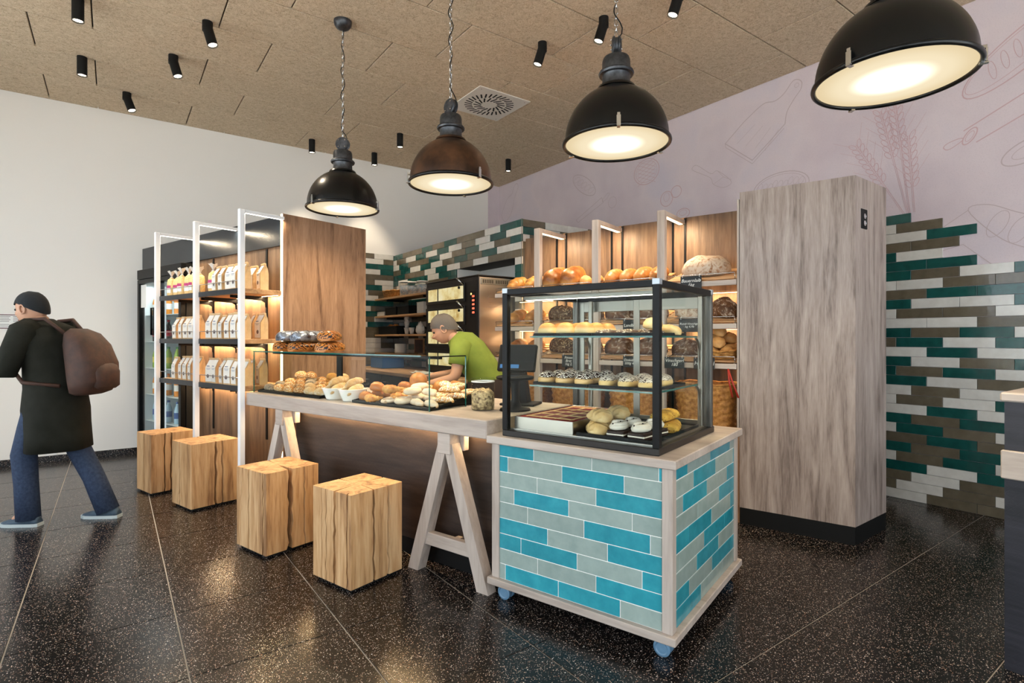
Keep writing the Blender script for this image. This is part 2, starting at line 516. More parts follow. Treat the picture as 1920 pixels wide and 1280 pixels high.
def d_loaf(mb):
    ribbon(mb, ell(2.747, 2.74, 0.27, 0.14)); ribbon(mb, ell(2.747, 2.745, 0.24, 0.115), 0.004)
    for k in range(9): ribbon(mb, ell(2.747 + (k - 4) * 0.05, 2.76 + 0.01 * (k % 3), 0.02, 0.035, 0.5), 0.003)
def d_baguette(mb):
    ribbon(mb, ell(5.454, 3.367, 0.26, 0.10, 0.62)); 
    for k in range(5):
        c = (k - 2) * 0.085
        ribbon(mb, ell(5.454 + c * math.cos(.62), 3.367 + c * math.sin(.62), 0.03, 0.06, 1.3, 14), 0.004)
def d_cookie(mb):
    ribbon(mb, ell(4.377, 3.285, 0.19, 0.15)); ribbon(mb, ell(4.377, 3.285, 0.16, 0.125), 0.004)
    for k in range(-2, 3):
        ribbon(mb, [(4.24, 3.285 + k * .045 - .06), (4.51, 3.285 + k * .045 + .06)], 0.004); ribbon(mb, [(4.24, 3.285 + k * .045 + .06), (4.51, 3.285 + k * .045 - .06)], 0.004)
def d_rolls(mb):
    ribbon(mb, ell(4.08, 2.90, 0.085, 0.085)); ribbon(mb, ell(3.946, 2.955, 0.07, 0.065)); ribbon(mb, ell(4.08, 2.92, 0.04, 0.05), .004)
    ribbon(mb, ell(3.853, 2.691, 0.085, 0.055)); ribbon(mb, ell(3.853, 2.70, 0.05, 0.03), .004)
def d_board2(mb):
    ribbon(mb, smooth([(7.40, 3.30), (7.30, 3.19), (7.15, 3.28), (7.08, 3.42), (7.06, 3.5), (7.0, 3.6), (6.95, 3.68), (6.99, 3.74), (7.06, 3.7), (7.12, 3.6), (7.24, 3.55), (7.33, 3.44)]), 0.006, True)
def d_pin(mb):
    ribbon(mb, [(5.61, 2.92), (5.57, 2.88), (5.09, 3.06), (5.12, 3.13)], 0.006, True); ribbon(mb, smooth([(5.10, 3.1), (5.02, 3.16), (4.98, 3.15), (5.03, 3.1), (5.1, 3.07)]), 0.005, True)
    ribbon(mb, ell(4.93, 3.03, 0.07, 0.07), 0.005)
def d_pinbig(mb):
    ribbon(mb, smooth([(1.37, 2.80), (1.44, 2.785), (1.47, 2.76), (1.45, 2.735), (1.41, 2.745), (1.35, 2.785)]), 0.006, True)
    ribbon(mb, [(1.345, 2.85), (0.5, 3.26)]); ribbon(mb, [(1.27, 2.745), (0.5, 3.10)]); ribbon(mb, ell(1.31, 2.80, 0.03, 0.065, 0.6))
    ribbon(mb, ell(1.31, 2.80, 0.018, 0.04, 0.6), .004)
def d_wheat(mb):
    ribs = [((1.72, 2.28), (2.085, 2.95)), ((1.70, 2.28), (1.90, 3.18)), ((1.66, 2.3), (1.70, 2.92)), ((1.69, 2.28), (1.80, 3.25))]
    for a, b in ribs:
        a = Vector(a); b = Vector(b); d = (b - a).normalized(); q = Vector((-d.y, d.x))
        ribbon(mb, [a + q * .004, b + q * .004], 0.004); ribbon(mb, [a - q * .006, b - q * .006], 0.003)
        ang = math.atan2(d.y, d.x)
        for k in range(8):
            c = b - d * (k * 0.055)
            for s in (-1, 1):
                e = c + q * s * 0.028
                ribbon(mb, ell(e.x, e.y, 0.036, 0.016, ang + s * 0.5, 12), 0.0045)
                tip = e + d * 0.14 + q * s * 0.1
                if k % 2 == 0: ribbon(mb, [e, tip], 0.0022)
def d_bread(mb):
    ribbon(mb, ell(1.02, 3.33, 0.40, 0.13, -0.62)); ribbon(mb, ell(1.04, 3.33, 0.36, 0.10, -0.62), .004)
    for k in range(6): ribbon(mb, ell(1.18 - k * .07, 3.24 + k * .05, 0.02, 0.07, -.2, 16), .004)
def d_croissant(mb):
    ribbon(mb, smooth([(1.32, 2.25), (1.2, 2.27), (1.01, 2.17), (0.75, 2.08), (0.6, 1.85), (0.8, 1.85), (1.0, 1.93), (1.15, 2.03)]), 0.006, True)
    ribbon(mb, [(1.64, 2.07), (1.5, 2.13), (1.32, 2.25)], .005); ribbon(mb, [(1.55, 1.95), (1.35, 2.0), (1.15, 1.8)], .005)
    for k in range(4): ribbon(mb, ell(1.15 - k * .12, 2.12 - k * .06, 0.05, 0.1, .5, 18), .004)
    ribbon(mb, ell(0.98, 2.61, 0.16, 0.075, -.4)); ribbon(mb, ell(0.98, 2.61, 0.1, 0.04, -.4), .004)
draw('faint drawing of a wooden cutting board', d_board, 'ink2'); draw('faint drawing of a flour scoop', d_scoop, 'ink2')
draw('faint drawing of a round loaf', d_loaf, 'ink2'); draw('faint drawing of an oval loaf', d_baguette, 'ink2')
draw('faint pink drawing of a round waffle', d_cookie); draw('faint pink drawing of bread rolls', d_rolls)
draw('faint drawing of a small board', d_board2, 'ink2'); draw('faint drawing of a small rolling pin', d_pin, 'ink2')
draw('faint pink drawing of a large rolling pin', d_pinbig); draw('faint pink drawing of wheat ears', d_wheat)
draw('faint pink drawing of a long loaf', d_bread); draw('faint drawing of a croissant', d_croissant, 'ink2')

# glazed tiles on the right wall: thirty rows from the floor up with a stepped upper edge
J = lambda k: 1.783 - 0.1035 * k
ROWS = ['G1', 'W0 O3', 'W2 G5', 'O1 O4', 'G0 W3', 'G2 G5', 'G1 O4 W7 G10', 'W0 W3 O6 O9 G12', 'O2 G5 G8 W11', 'G1 W4 W7 G10', 'W0 O3 O6 W9', 'W2 W5 O8 O11',
        'G1 O4 G7 W10', 'O0 G3 W6 G9', 'W2 G5 W8 G11', 'G1 W4 O7 G10', 'G0 O3 G6 W9', 'G2 W5 O8 W11', 'W1 O4 W7 G10', 'W0 O3 W6 G9', 'W2 G5 W8 O11', 'G1 O4 G7 W10',
        'W0 G3 O6 W9', 'O2 G5 O8 W11', 'G1 O4 G7 O10', 'W0 O3 G6 W9', 'G2 W5 G8 O11', 'O1 W4 O7 G10', 'O0 W3 O6 W9', 'W2 O5 O8 G11']
def tile_u(x, y0, y1, z0, z1, m, par, t=0.009):      # a tile on a wall that faces -x
    piece('tile', x - t, x + 0.002, min(y0, y1) + 0.0013, max(y0, y1) - 0.0013, z0 + 0.0013, z1 - 0.0013, MAT[m], par, 0.0012)
KEY = {'G': 'G', 'O': 'O', 'W': 'Wt'}
rs = 2.298 / 30
rng = random.Random(5)
for r, row in enumerate(ROWS):
    z1 = 2.298 - r * rs; z0 = z1 - rs
    toks = row.split()
    prev = J(int(toks[0][1:])) + 0.3105
    for tk in toks:
        e = J(int(tk[1:]))
        tile_u(X1, e, prev, z0, z1, KEY[tk[0]], wr); prev = e
    if r >= 6:
        while prev > -0.2:
            tile_u(X1, prev - 0.3105, prev, z0, z1, KEY[rng.choice('GOOW')], wr); prev -= 0.3105
    left = J(int(toks[0][1:])) + 0.3105
    for k in range(2):
        tile_u(X1, left, left + 0.3105, z0, z1, KEY[rng.choice('GOW')], wr); left += 0.3105
    obj('grout_bed', MB().box(X1 - 0.003, X1 + 0.001, prev + .004, left - .004, z0 + .001, z1 - .001), MAT['groutd'], wr)

# ---- tiled partition block with the oven niche
PU, PV, PZ = 3.29, 4.37, 2.486
pm = MB()
pm.box(PU + 0.01, X1, 5.66, Y1, 0, PZ - 0.003).box(PU + 0.01, X1, PV + 0.01, 4.49, 0, PZ - 0.003)
pm.box(PU + 0.01, X1, 4.49, 5.66, 2.112, PZ - 0.003).box(3.63, X1, 4.49, 5.66, 0, 2.112)
pw = obj('wall_partition', pm, MAT['groutd'])
tag(pw, 'lower partition block clad in green, olive and white tiles around the oven', 'wall', kind='structure')
PR = {0: 'G7.474,7.161 O7.161,6.863 O6.863,6.565 G6.565,6.269 O6.269,5.957 G5.957,5.656 O5.656,5.353 O5.353,5.05 W5.05,4.75 G4.75,4.442 G4.442,4.366',
      1: 'W7.474,7.363 O7.363,7.051 W7.051,6.747 G6.747,6.447 W6.447,6.146 G6.146,5.847 W5.847,5.544 O5.544,5.242 W5.242,4.941 G4.941,4.642 W4.642,4.366',
      2: 'W7.474,7.278 G7.278,6.98 O6.98,6.675 O6.675,6.37 G6.37,6.074 W6.074,5.769 O5.769,5.457 G5.457,5.166 W5.166,4.862 O4.862,4.569 G4.569,4.366',
      3: 'O7.474,7.222 G7.222,6.916 W6.916,6.611 G6.611,6.312 W6.312,6.008 O6.008,5.71 G5.71,5.416 O5.416,5.105 G5.105,4.81 W4.81,4.51 W4.51,4.366',
      4: 'G7.474,7.386 G7.386,7.086 O7.086,6.786 O6.786,6.486 W6.486,6.183 G6.183,5.888 W5.888,5.581 O5.581,5.287 W5.287,4.984 O4.984,4.68 O4.68,4.366',
      5: 'G7.474,7.302 W7.302,7.0 G7.0,6.7 G6.7,6.4 W6.4,6.1 G6.1,5.8 G5.8,5.661 W4.489,4.366',
      6: 'O7.474,7.36 W7.36,7.06 G7.06,6.76 W6.76,6.46 O6.46,6.16 O6.16,5.86 G5.86,5.661 G4.489,4.366'}
ps = 0.0748
for r in range(21):
    z1 = PZ - r * ps; z0 = z1 - ps
    if r in PR:
        for tk in PR[r].split():
            a, b = tk[1:].split(','); tile_u(PU + 0.01, float(a), float(b), z0, z1, KEY[tk[0]], pw, 0.01)
    else:
        y = 7.474; first = True
        while y > 5.665:
            L = 0.302 if not first else rng.choice([0.1, 0.2, 0.3])
            e = max(5.661, y - L); tile_u(PU + 0.01, e, y, z0, z1, KEY[rng.choice('GOW')], pw, 0.01); y = e; first = False
        tile_u(PU + 0.01, 4.489, 4.366, z0, z1, KEY[rng.choice('GOW')], pw, 0.01)
def tile_v(y, x0, x1, z0, z1, m, par, t=0.01):       # a tile on a wall that faces -y
    piece('tile', x0 + 0.0013, x1 - 0.0013, y - t, y + 0.002, z0 + 0.0013, z1 - 0.0013, MAT[m], par, 0.0012)
for r, row in enumerate(['O.3 W.3 W.3 O.3 G.3', 'G.2 W.3 O.3 G.3 W.3', 'W.1 O.3 G.3 W.3 O.3', 'O.25 W.3 G.3 O.3 W.3']):
    x = PU; z1 = PZ - r * ps
    for tk in row.split():
        L = float(tk[1:]) + 0.002; tile_v(PV + 0.01, x, x + L, z1 - ps, z1, KEY[tk[0]], pw); x += L
obj('edge_profile', MB().box(PU - 0.002, PU + 0.006, PV - 0.002, PV + 0.006, 0, PZ + 0.002), MAT['alu'], pw)
obj('niche_plaster', MB().box(PU + 0.012, 3.63, 5.655, 5.66, 0, 2.112).box(3.625, 3.63, 4.49, 5.66, 0, 2.112).box(PU + .012, 3.63, 4.49, 4.495, 0, 2.112), MAT['wall'], pw)
# tiles on the white wall next to the partition
BR = ['O2.70,3.0 W3.0,3.29', 'W2.84,3.138 O3.138,3.29', 'G2.75,3.05 G3.05,3.29', 'W2.79,3.09 G3.09,3.29', 'O2.8,3.1 O3.1,3.29', 'O2.7,3.007 W3.007,3.29', 'G2.82,3.117 W3.117,3.29', 'W2.6,2.91 O2.91,3.29', 'W2.76,3.06 O3.06,3.29', 'G2.7,3.0 G3.0,3.29', 'W2.65,2.95 O2.95,3.29']
for r in range(21):
    z1 = 2.498 - r * ps
    if r < len(BR): toks = [(t[0], *map(float, t[1:].split(','))) for t in BR[r].split()]
    else:
        a = rng.choice([2.9, 3.0, 3.1]); toks = [(rng.choice('GOW'), a - .3, a), (rng.choice('GOW'), a, 3.29)]
    for c, a, b in toks: tile_v(Y1 - 0.001, a, b, z1 - ps, z1, KEY[c], wb, 0.008)
    a = toks[0][1]
    tile_v(Y1 - 0.001, a - 0.3, a, z1 - ps, z1, KEY[rng.choice('GOW')], wb, 0.008)
obj('grout_bed', MB().box(2.3, PU + .01, Y1 - 0.004, Y1 + 0.001, 0.9, 2.49), MAT['groutd'], wb)

# ---- shop window fronts (left of and behind the camera)
def window_front(n, horizontal, label):
    # a window band with mullions; horizontal 'y' lies in the plane x = X0, 'x' lies in the plane y = Y0
    a0, a1 = (-1.9, 6.3) if horizontal == 'y' else (-2.25, 4.65)
    def bx(mb, s0, s1, z0, z1, d0=-0.06, d1=0.0, c=0.004):
        if horizontal == 'y': mb.box(X0 + d0, X0 + d1, s0, s1, z0, z1, c)
        else: mb.box(s0, s1, Y0 + d0, Y0 + d1, z0, z1, c)
    f = MB(); N = 4
    for k in range(N + 1):
        s = a0 + (a1 - a0) * k / N; bx(f, s - 0.03, s + 0.03, 0.2, 3.3)
    bx(f, a0, a1, 0.2, 0.26); bx(f, a0, a1, 3.24, 3.3); bx(f, a0, a1, 2.5, 2.55)
    fo = obj('window_%d' % n, f, MAT['black']); tag(fo, label, 'window', kind='structure')
    for k in range(N):
        s0 = a0 + (a1 - a0) * k / N + 0.03; s1 = a0 + (a1 - a0) * (k + 1) / N - 0.03
        for z0, z1 in ((0.26, 2.5), (2.55, 3.24)):
            g = MB(); bx(g, s0, s1, z0, z1, -0.034, -0.028, 0); obj('pane', g, MAT['window'], fo)
    wl = MB()
    e0, e1 = (Y0 - .15, Y1 + .15) if horizontal == 'y' else (X0, X1)
    bx(wl, e0, e1, -.12, 0.2, -0.15, 0, 0); bx(wl, e0, e1, 3.3, ZC + 0.15, -0.15, 0, 0)
    bx(wl, e0, a0, 0.2, 3.3, -0.15, 0, 0); bx(wl, a1, e1, 0.2, 3.3, -0.15, 0, 0)
    return wl
w1 = window_front(1, 'y', 'tall dark framed shop window beside the white wall')
tag(obj('wall_left', w1, MAT['wall']), 'white wall around the tall side window', 'wall', kind='structure')
w2 = window_front(2, 'x', 'wide dark framed shop front window facing the counter')
tag(obj('wall_front', w2, MAT['wall']), 'white wall around the wide shop front window', 'wall', kind='structure')
tag(obj('pavement', MB().box(-25, 25, -25, Y0 - .15, -0.2, -0.1).box(-25, X0 - .15, Y0 - .15, 25, -0.2, -0.1), MAT['asphalt']), 'pale paved ground outside the shop windows', 'pavement', kind='structure')
# ================================================================ LIGHT FITTINGS
def add_light(name, kind, parent, loc, rot=(0, 0, 0), energy=10, color=(1, 0.8, 0.55), **kw):
    l = bpy.data.lights.new(name, kind); l.energy = energy; l.color = color
    for k, v in kw.items(): setattr(l, k, v)
    o = bpy.data.objects.new(name, l); put(o, parent, loc, rot)
    return o

def lamp_glass():
    t = NT('lit_frosted_lamp_glass'); t.set(0.3)
    t.n.remove(t.b)
    tc = t.node('ShaderNodeTexCoord'); ln = t.node('ShaderNodeVectorMath', operation='LENGTH'); t.link(tc.outputs['Object'], ln.inputs[0])
    r = t.ramp(ln.outputs['Value'], [(0.0, (1, .96, .85)), (0.07, (1, .95, .82)), (0.17, (1, .85, .58)), (0.27, (1, .80, .48))], 'EASE')
    st = t.ramp(ln.outputs['Value'], [(0.0, (1, 1, 1)), (0.06, (.6, .6, .6)), (0.16, (.26, .26, .26)), (0.27, (.22, .22, .22))], 'EASE')
    e = t.node('ShaderNodeEmission'); t.link(r, e.inputs[0]); t.link(t.math('MULTIPLY', st, 4.2), e.inputs[1])
    t.link(e.outputs[0], t.out.inputs[0])
    return t.m
MAT['lampglass'] = lamp_glass()
MAT['lampblack'] = M('satin_black_lacquer', '#08090a', 0.28, 0.0, 0.32)
MAT['lampbrown'] = M('patinated_brown_metal', '#2a1a12', 0.36, 0.5, 0.5, c2='#6b4a34', ns=5)
MAT['iron'] = M('worn_grey_iron', '#3b3d41', 0.42, 0.85, c2='#5c5e62', ns=30)
MAT['lampin'] = M('lamp_white_enamel', '#e8e2d2', 0.5)

def pendant(p, q, zr, label, shade, rot=0.0):
    t = thing('pendant_lamp', label, 'lamp', W(p, q, zr), rot, 'dome pendant lamps in a row over the counter')
    R = 0.268
    prof = [(R, 0.0)]
    for k in range(1, 15):
        a = k / 14 * math.radians(69)
        prof.append((R * math.cos(a), 0.012 + 0.262 * math.sin(a) / math.sin(math.radians(69))))
    prof += [(0.105, 0.276), (0.098, 0.29), (0.078, 0.294)]
    sh = obj('shade', MB().lathe(prof, 48), MAT[shade], t, sharp=35)
    obj('shade_lining', MB().lathe([(r - 0.004, z) for r, z in prof[:-3]], 40), MAT['lampin'], sh)
    tor = [[( (0.2725 + 0.0095 * math.cos(b)) * math.cos(a), (0.2725 + 0.0095 * math.cos(b)) * math.sin(a), -0.002 + 0.011 * math.sin(b)) for b in [2 * PI * j / 10 for j in range(10)]] for a in [2 * PI * i / 64 for i in range(65)]]
    obj('rim_ring', MB().rings(tor, False, False), MAT['lampblack'], t)
    obj('diffuser', MB().lathe([(0.264, 0.0), (0.2, -0.004), (0.12, -0.006), (0.05, -0.007), (0.001, -0.007)], 48), MAT['lampglass'], t)
    neck = [(0.078, 0.288), (0.074, 0.30), (0.071, 0.345), (0.074, 0.352), (0.088, 0.355), (0.092, 0.364), (0.088, 0.373), (0.074, 0.376), (0.072, 0.43), (0.066, 0.446), (0.045, 0.452), (0.0005, 0.453)]
    obj('neck', MB().lathe(neck, 32), MAT['iron'], t, sharp=40)
    pu = MB()
    pm_ = Matrix.Translation((0, 0, 0.505)) @ Matrix.Rotation(PI / 2, 4, 'Y') @ Matrix.Translation((0, 0, -0.022))
    pu.lathe([(0.0005, 0), (0.046, 0.0), (0.053, 0.006), (0.053, 0.012), (0.046, 0.015), (0.046, 0.029), (0.053, 0.032), (0.053, 0.038), (0.046, 0.044), (0.022, 0.050), (0.0005, 0.052)], 26, True, pm_)
    po = obj('pulley', pu, MAT['iron'], t, sharp=40)
    for k in range(4):
        a = PI / 4 + k * PI / 2
        for s in (-1, 1):
            if 'bolt' not in _boxes:
                _boxes['bolt'] = MB().cyl((-.0035, 0, 0), (.0035, 0, 0), 0.004, n=6).mesh('bolt'); _boxes['bolt'].materials.append(MAT['chrome'])
            put(bpy.data.objects.new('bolt', _boxes['bolt']), po, (0.0265 * s, 0.036 * math.cos(a), 0.505 + 0.036 * math.sin(a)))
    for k in range(3):
        a = 0.5 + k * 2 * PI / 3
        m = Matrix.Rotation(a, 4, 'Z')
        c = MB().box(0.279, 0.286, -0.010, 0.010, -0.012, 0.038, 0.001, m).box(0.262, 0.29, -0.008, 0.008, -0.017, -0.011, 0.001, m)
        c.box(0.262, 0.285, -0.007, 0.007, 0.036, 0.05, 0.001, m)
        obj('clip', c, MAT['chrome'], t)
    top = ZC - zr
    ch = MB(); z = 0.556; k = 0
    while z < top - 0.06:
        pts = []
        for i in range(10):
            a = 2 * PI * i / 10
            x = 0.0085 * math.cos(a); zz = (0.012 if math.sin(a) > 0 else -0.012) + 0.009 * math.sin(a)
            pts.append((x, 0, z + 0.018 + zz) if k % 2 == 0 else (0, x, z + 0.018 + zz))
        ch.tube(pts, 0.0026, 5, True); z += 0.031; k += 1
    obj('chain', ch, MAT['chrome'], t)
    pts = []
    n = 46
    for i in range(n + 1):
        f = i / n; zz = 0.505 + (top - 0.55) * f
        amp = 0.012 + 0.035 * max(0, 1 - f * 5) * (1 if i > 1 else 0.3)
        pts.append((0.03 * max(0, 1 - f * 8) + amp * math.sin(f * 34 + rot * 3), amp * math.cos(f * 27 + rot * 2), zz))
    obj('cord', MB().tube(pts, 0.0032, 6), MAT['blackmatte'], t)
    cn = [(0.0005, top - 0.075), (0.02, top - 0.072), (0.05, top - 0.055), (0.066, top - 0.03), (0.069, top - 0.008), (0.069, top)]
    obj('ceiling_canopy', MB().lathe(cn, 28), MAT['iron'], t)
    add_light('pendant_bulb', 'SPOT', t, (0, 0, -0.02), (0, 0, 0), E_PENDANT, (1.0, 0.80, 0.52), spot_size=math.radians(150), spot_blend=1.0, shadow_soft_size=0.1)
    return t
ZR = 2.317
pendant(2.66, 3.66, ZR, 'black dome pendant lamp hanging farthest back near the white wall', 'lampblack', 0.9)
pendant(2.66, 2.50, ZR, 'brown patinated dome pendant lamp, the only brown one', 'lampbrown', 0.2)
pendant(2.63, 1.29, ZR, 'black dome pendant lamp above the glass display case', 'lampblack', -0.75)
pendant(2.618, 0.10, ZR, 'black dome pendant lamp nearest the camera at the top right', 'lampblack', 0.4)

# ---- small black ceiling spots
MAT['spotglass'] = emis('spot_lens', (1, 0.85, 0.62), 14)
def spot(x, y, tilt, aim, label):
    t = thing('ceiling_spot', label, 'spotlight', (x, y, ZC), aim, 'black cylindrical ceiling spots')
    r = 0.038
    if not tilt:
        obj('housing', MB().lathe([(0.0005, 0), (r, 0), (r, -0.165), (r - 0.004, -0.165), (r - 0.006, -0.15), (0.0005, -0.15)], 22), MAT['blackmatte'], t, sharp=40)
        hp, d = Vector((0, 0, -0.155)), Vector((0, 0, -1)); rot = (0, 0, 0)
    else:
        obj('mount', MB().lathe([(0.0005, 0), (r, 0), (r, -0.075), (0.0005, -0.075)], 22), MAT['blackmatte'], t, sharp=40)
        m = Matrix.Translation((0, 0, -0.05)) @ Matrix.Rotation(tilt, 4, 'Y')
        obj('housing', MB().lathe([(0.0005, 0.01), (r, 0.01), (r, -0.145), (r - 0.004, -0.145), (r - 0.006, -0.13), (0.0005, -0.13)], 22, True, m), MAT['blackmatte'], t, sharp=40)
        hp = m @ Vector((0, 0, -0.135)); rot = (0, tilt, 0)
    me = MB().lathe([(0.0005, 0), (r - 0.006, 0)], 20, False, Matrix.Translation(hp) @ Euler(rot).to_matrix().to_4x4())
    obj('lens', me, MAT['spotglass'], t)
    add_light('spot_bulb', 'SPOT', t, Matrix.Translation(hp) @ Euler(rot).to_matrix().to_4x4() @ Vector((0, 0, -0.012)), rot, E_SPOT, (1, 0.84, 0.62), spot_size=math.radians(70), spot_blend=0.6, shadow_soft_size=0.03)
SP = [(-0.213, 5.144, 0, 0, 'straight black ceiling spot at the top left edge, the nearest of the left ones'),
      (-0.227, 6.187, 0, 0, 'straight black ceiling spot at left, between two tilted ones and the white wall'),
      (0.109, 6.823, .38, 2.5, 'tilted black ceiling spot closest to the white wall'),
      (0.426, 5.68, .3, 2.5, 'tilted black ceiling spot, middle one of the three tilted at left'),
      (0.599, 4.917, .3, 2.5, 'tilted black ceiling spot at left, farthest from the white wall'),
      (2.02, 7.074, 0, 0, 'small straight ceiling spot left of the farthest pendant lamp'),
      (2.848, 7.091, 0, 0, 'small straight ceiling spot right of the farthest pendant, next to the white wall'),
      (2.833, 6.239, 0, 0, 'small straight ceiling spot between the farthest and the brown pendant lamp'),
      (4.465, 6.247, 0, 0, 'small straight ceiling spot in the corner above the tiled partition'),
      (2.93, 3.604, .3, -0.6, 'tilted black ceiling spot right of the square air vent'),
      (3.087, 3.042, .3, -0.6, 'tilted black ceiling spot just behind the chain over the display case'),
      (3.269, 2.481, .3, -0.6, 'tilted black ceiling spot cut by the top edge above the mural')]
for s in SP: spot(*s)

# ---- square swirl diffuser in the ceiling
vt = thing('air_vent', 'white square ceiling air vent with a swirl of dark slots', 'vent', (3.24, 4.885, ZC))
MAT['ventwhite'] = M('vent_white', '#dcd6cd', 0.5)
obj('plate', MB().box(-0.315, 0.315, -0.315, 0.315, -0.010, 0.0, 0.002), MAT['ventwhite'], vt)
for k in range(30):
    a = 2 * PI * k / 30
    m = Matrix.Rotation(a, 4, 'Z') @ Matrix.Translation((0.222, 0, 0)) @ Matrix.Rotation(0.30, 4, 'Z')
    obj('slot', MB().box(-0.042, 0.042, -0.0085, 0.0085, -0.0112, -0.009, 0, m), MAT['void'], vt)
for k in range(16):
    a = 2 * PI * (k + .5) / 16
    m = Matrix.Rotation(a, 4, 'Z') @ Matrix.Translation((0.125, 0, 0)) @ Matrix.Rotation(0.45, 4, 'Z')
    obj('slot', MB().box(-0.045, 0.045, -0.0085, 0.0085, -0.0112, -0.009, 0, m), MAT['void'], vt)
for sx in (-1, 1):
    for sy in (-1, 1): obj('screw', MB().lathe([(0.0005, -0.0125), (0.005, -0.0115), (0.006, -0.009)], 8, True, Matrix.Translation((.27 * sx, .27 * sy, 0))), MAT['chrome'], vt)
# ================================================================ BIG FURNITURE (built in the turned shop frame: x = into the shop, y = to the left)
# ---- tiled trolley on castors
tr = thing('tiled_trolley', 'turquoise and aqua tiled trolley with pale oak frame on castors', 'trolley', W(2.12, 0.785), SR)
DX, DY = 0.996, 0.964
OL, OX, OZ = MAT['oak_light'], MAT['oak_light_x'], MAT['oak_light_z']
obj('base_board', MB().box(0, DX, 0, DY, 0.073, 0.108, 0.004), OL, tr)
obj('top_board', MB().box(-0.002, DX + .002, -0.002, DY + .002, 0.775, 0.813, 0.004), OL, tr)
for x in (0.018, DX - 0.063):
    for y in (0.018, DY - 0.063):
        obj('corner_post', MB().box(x, x + 0.045, y, y + 0.045, 0.108, 0.775, 0.003), OZ, tr)
obj('core', MB().box(0.0285, DX - 0.0285, 0.0285, DY - 0.0285, 0.1, 0.776), MAT['groutw'], tr)
FR = [('T1.483 A1.172 A.864 T.844', .714, .775), ('T1.636 A1.326 T1.017 A.844', .638, .714), ('A1.463 A1.151 T.844', .563, .638), ('A1.599 T1.29 A.98 A.844', .488, .563),
      ('A1.518 A1.211 T.9 A.844', .409, .488), ('T1.404 A1.095 T.844', .332, .409), ('T1.557 T1.246 A.936 T.844', .257, .332), ('A1.46 A1.151 T.844', .183, .257), ('A1.652 T1.345 T1.035 A.844', .108, .183)]
for row, z0, z1 in FR:
    q = 1.702
    for tk in row.split():
        e = float(tk[1:]); e = max(e, .849)
        piece('tile', 0.026, 0.037, e - .785 + .0018, q - .785 - .0018, z0 + .0018, z1 - .0018, MAT[tk[0]], tr, 0.0015); q = e
SD = [('T2.337 A2.654 T2.976 A3.06', .714, .775), ('A2.417 T2.731 A3.04 T3.06', .638, .714), ('A2.283 T2.599 A2.925 T3.06', .563, .638), ('A2.471 A2.793 T3.06', .488, .563),
      ('T2.347 T2.668 A2.989 T3.06', .409, .488), ('A2.238 A2.561 T2.879 T3.06', .332, .409), ('A2.461 T2.779 A3.06', .257, .332), ('T2.358 A2.681 T3.0 T3.06', .183, .257), ('T2.514 A2.846 A3.06', .108, .183)]
for row, z0, z1 in SD:
    p = 2.186
    for tk in row.split():
        e = min(float(tk[1:]), 3.052)
        piece('tile', p - 2.12 + .0018, e - 2.12 - .0018, 0.026, 0.037, z0 + .0018, z1 - .0018, MAT[tk[0]], tr, 0.0015); p = e
MAT['castor'] = M('pale_blue_castor', '#5c7d96', 0.25)
MAT['tyre'] = M('grey_rubber', '#50585f', 0.5)
for x in (0.06, DX - .06):
    for y in (0.06, DY - .09):
        c = obj('castor', MB().box(x - .03, x + .03, y - .03, y + .03, 0.068, 0.0735, 0.001).box(x - .006, x + .006, y - .012, y + .03, 0.032, 0.069, .001), MAT['chrome'], tr)
        for s_ in (-1, 1):
          m = Matrix.Translation((x + (-.028 if s_ < 0 else .006), y + .01, 0.0365)) @ Matrix.Rotation(PI / 2, 4, 'Y')
          obj('wheel', MB().lathe([(0.0005, 0.004), (0.012, 0.003), (0.022, 0.004), (0.027, 0), (0.036, 0.004), (0.036, 0.018), (0.027, 0.022), (0.022, 0.018), (0.0005, 0.018)], 24, True, m), MAT['castor'], c, sharp=40)

# ---- glass display case on the trolley
dc = thing('display_case', 'black framed glass display case with cakes standing on the tiled trolley', 'display case', W(2.162, 0.868, 0.8135), SR)
CX_, CY_, CZ_ = 0.70, 0.815, 0.728
BK = MAT['black']
fr = MB().box(0, CX_ + .04, 0, CY_, 0, 0.030, 0.003)
obj('base', fr, M('bronze_black', '#1d1917', 0.35, 0.3), dc)
for x in (0.0, CX_ - 0.012):
    for y in (0.0, CY_ - 0.03):
        big = x == 0.0
        o = obj('corner_post', MB().box(x, x + (0.032 if big else .03), y, y + 0.03, 0.030, CZ_ - .0001, 0.002), BK if x == 0 else M('grey_post', '#55534f', .35, .6), dc)
        obj('cap', MB().box(x - .001, x + 0.033, y - .001, y + 0.031, CZ_ - 0.022, CZ_ + 0.004, 0.002), M('cap_grey', '#9fa6ad', .3, .5), o)
obj('top_frame', MB().box(0.032, CX_ - .012, 0, 0.028, CZ_ - 0.03, CZ_, .002).box(0.032, CX_ - .012, CY_ - 0.028, CY_, CZ_ - 0.03, CZ_, .002).box(0, 0.03, 0.03, CY_ - 0.03, CZ_ - 0.03, CZ_, .002).box(CX_ - 0.012, CX_ + 0.018, 0.03, CY_ - 0.03, CZ_ - 0.03, CZ_, .002), BK, dc)
GL = MAT['glass']
obj('front_pane', MB().box(0.012, 0.016, 0.03, CY_ - 0.03, 0.03, CZ_ - 0.03), GL, dc)
obj('side_pane', MB().box(0.032, CX_ - 0.012, 0.012, 0.016, 0.03, CZ_ - 0.03), GL, dc)
obj('side_pane', MB().box(0.032, CX_ - 0.012, CY_ - 0.016, CY_ - 0.012, 0.03, CZ_ - 0.03), GL, dc)
obj('top_pane', MB().box(0.03, CX_ - .01, 0.028, CY_ - .028, CZ_ - .014, CZ_ - .009), GL, dc)
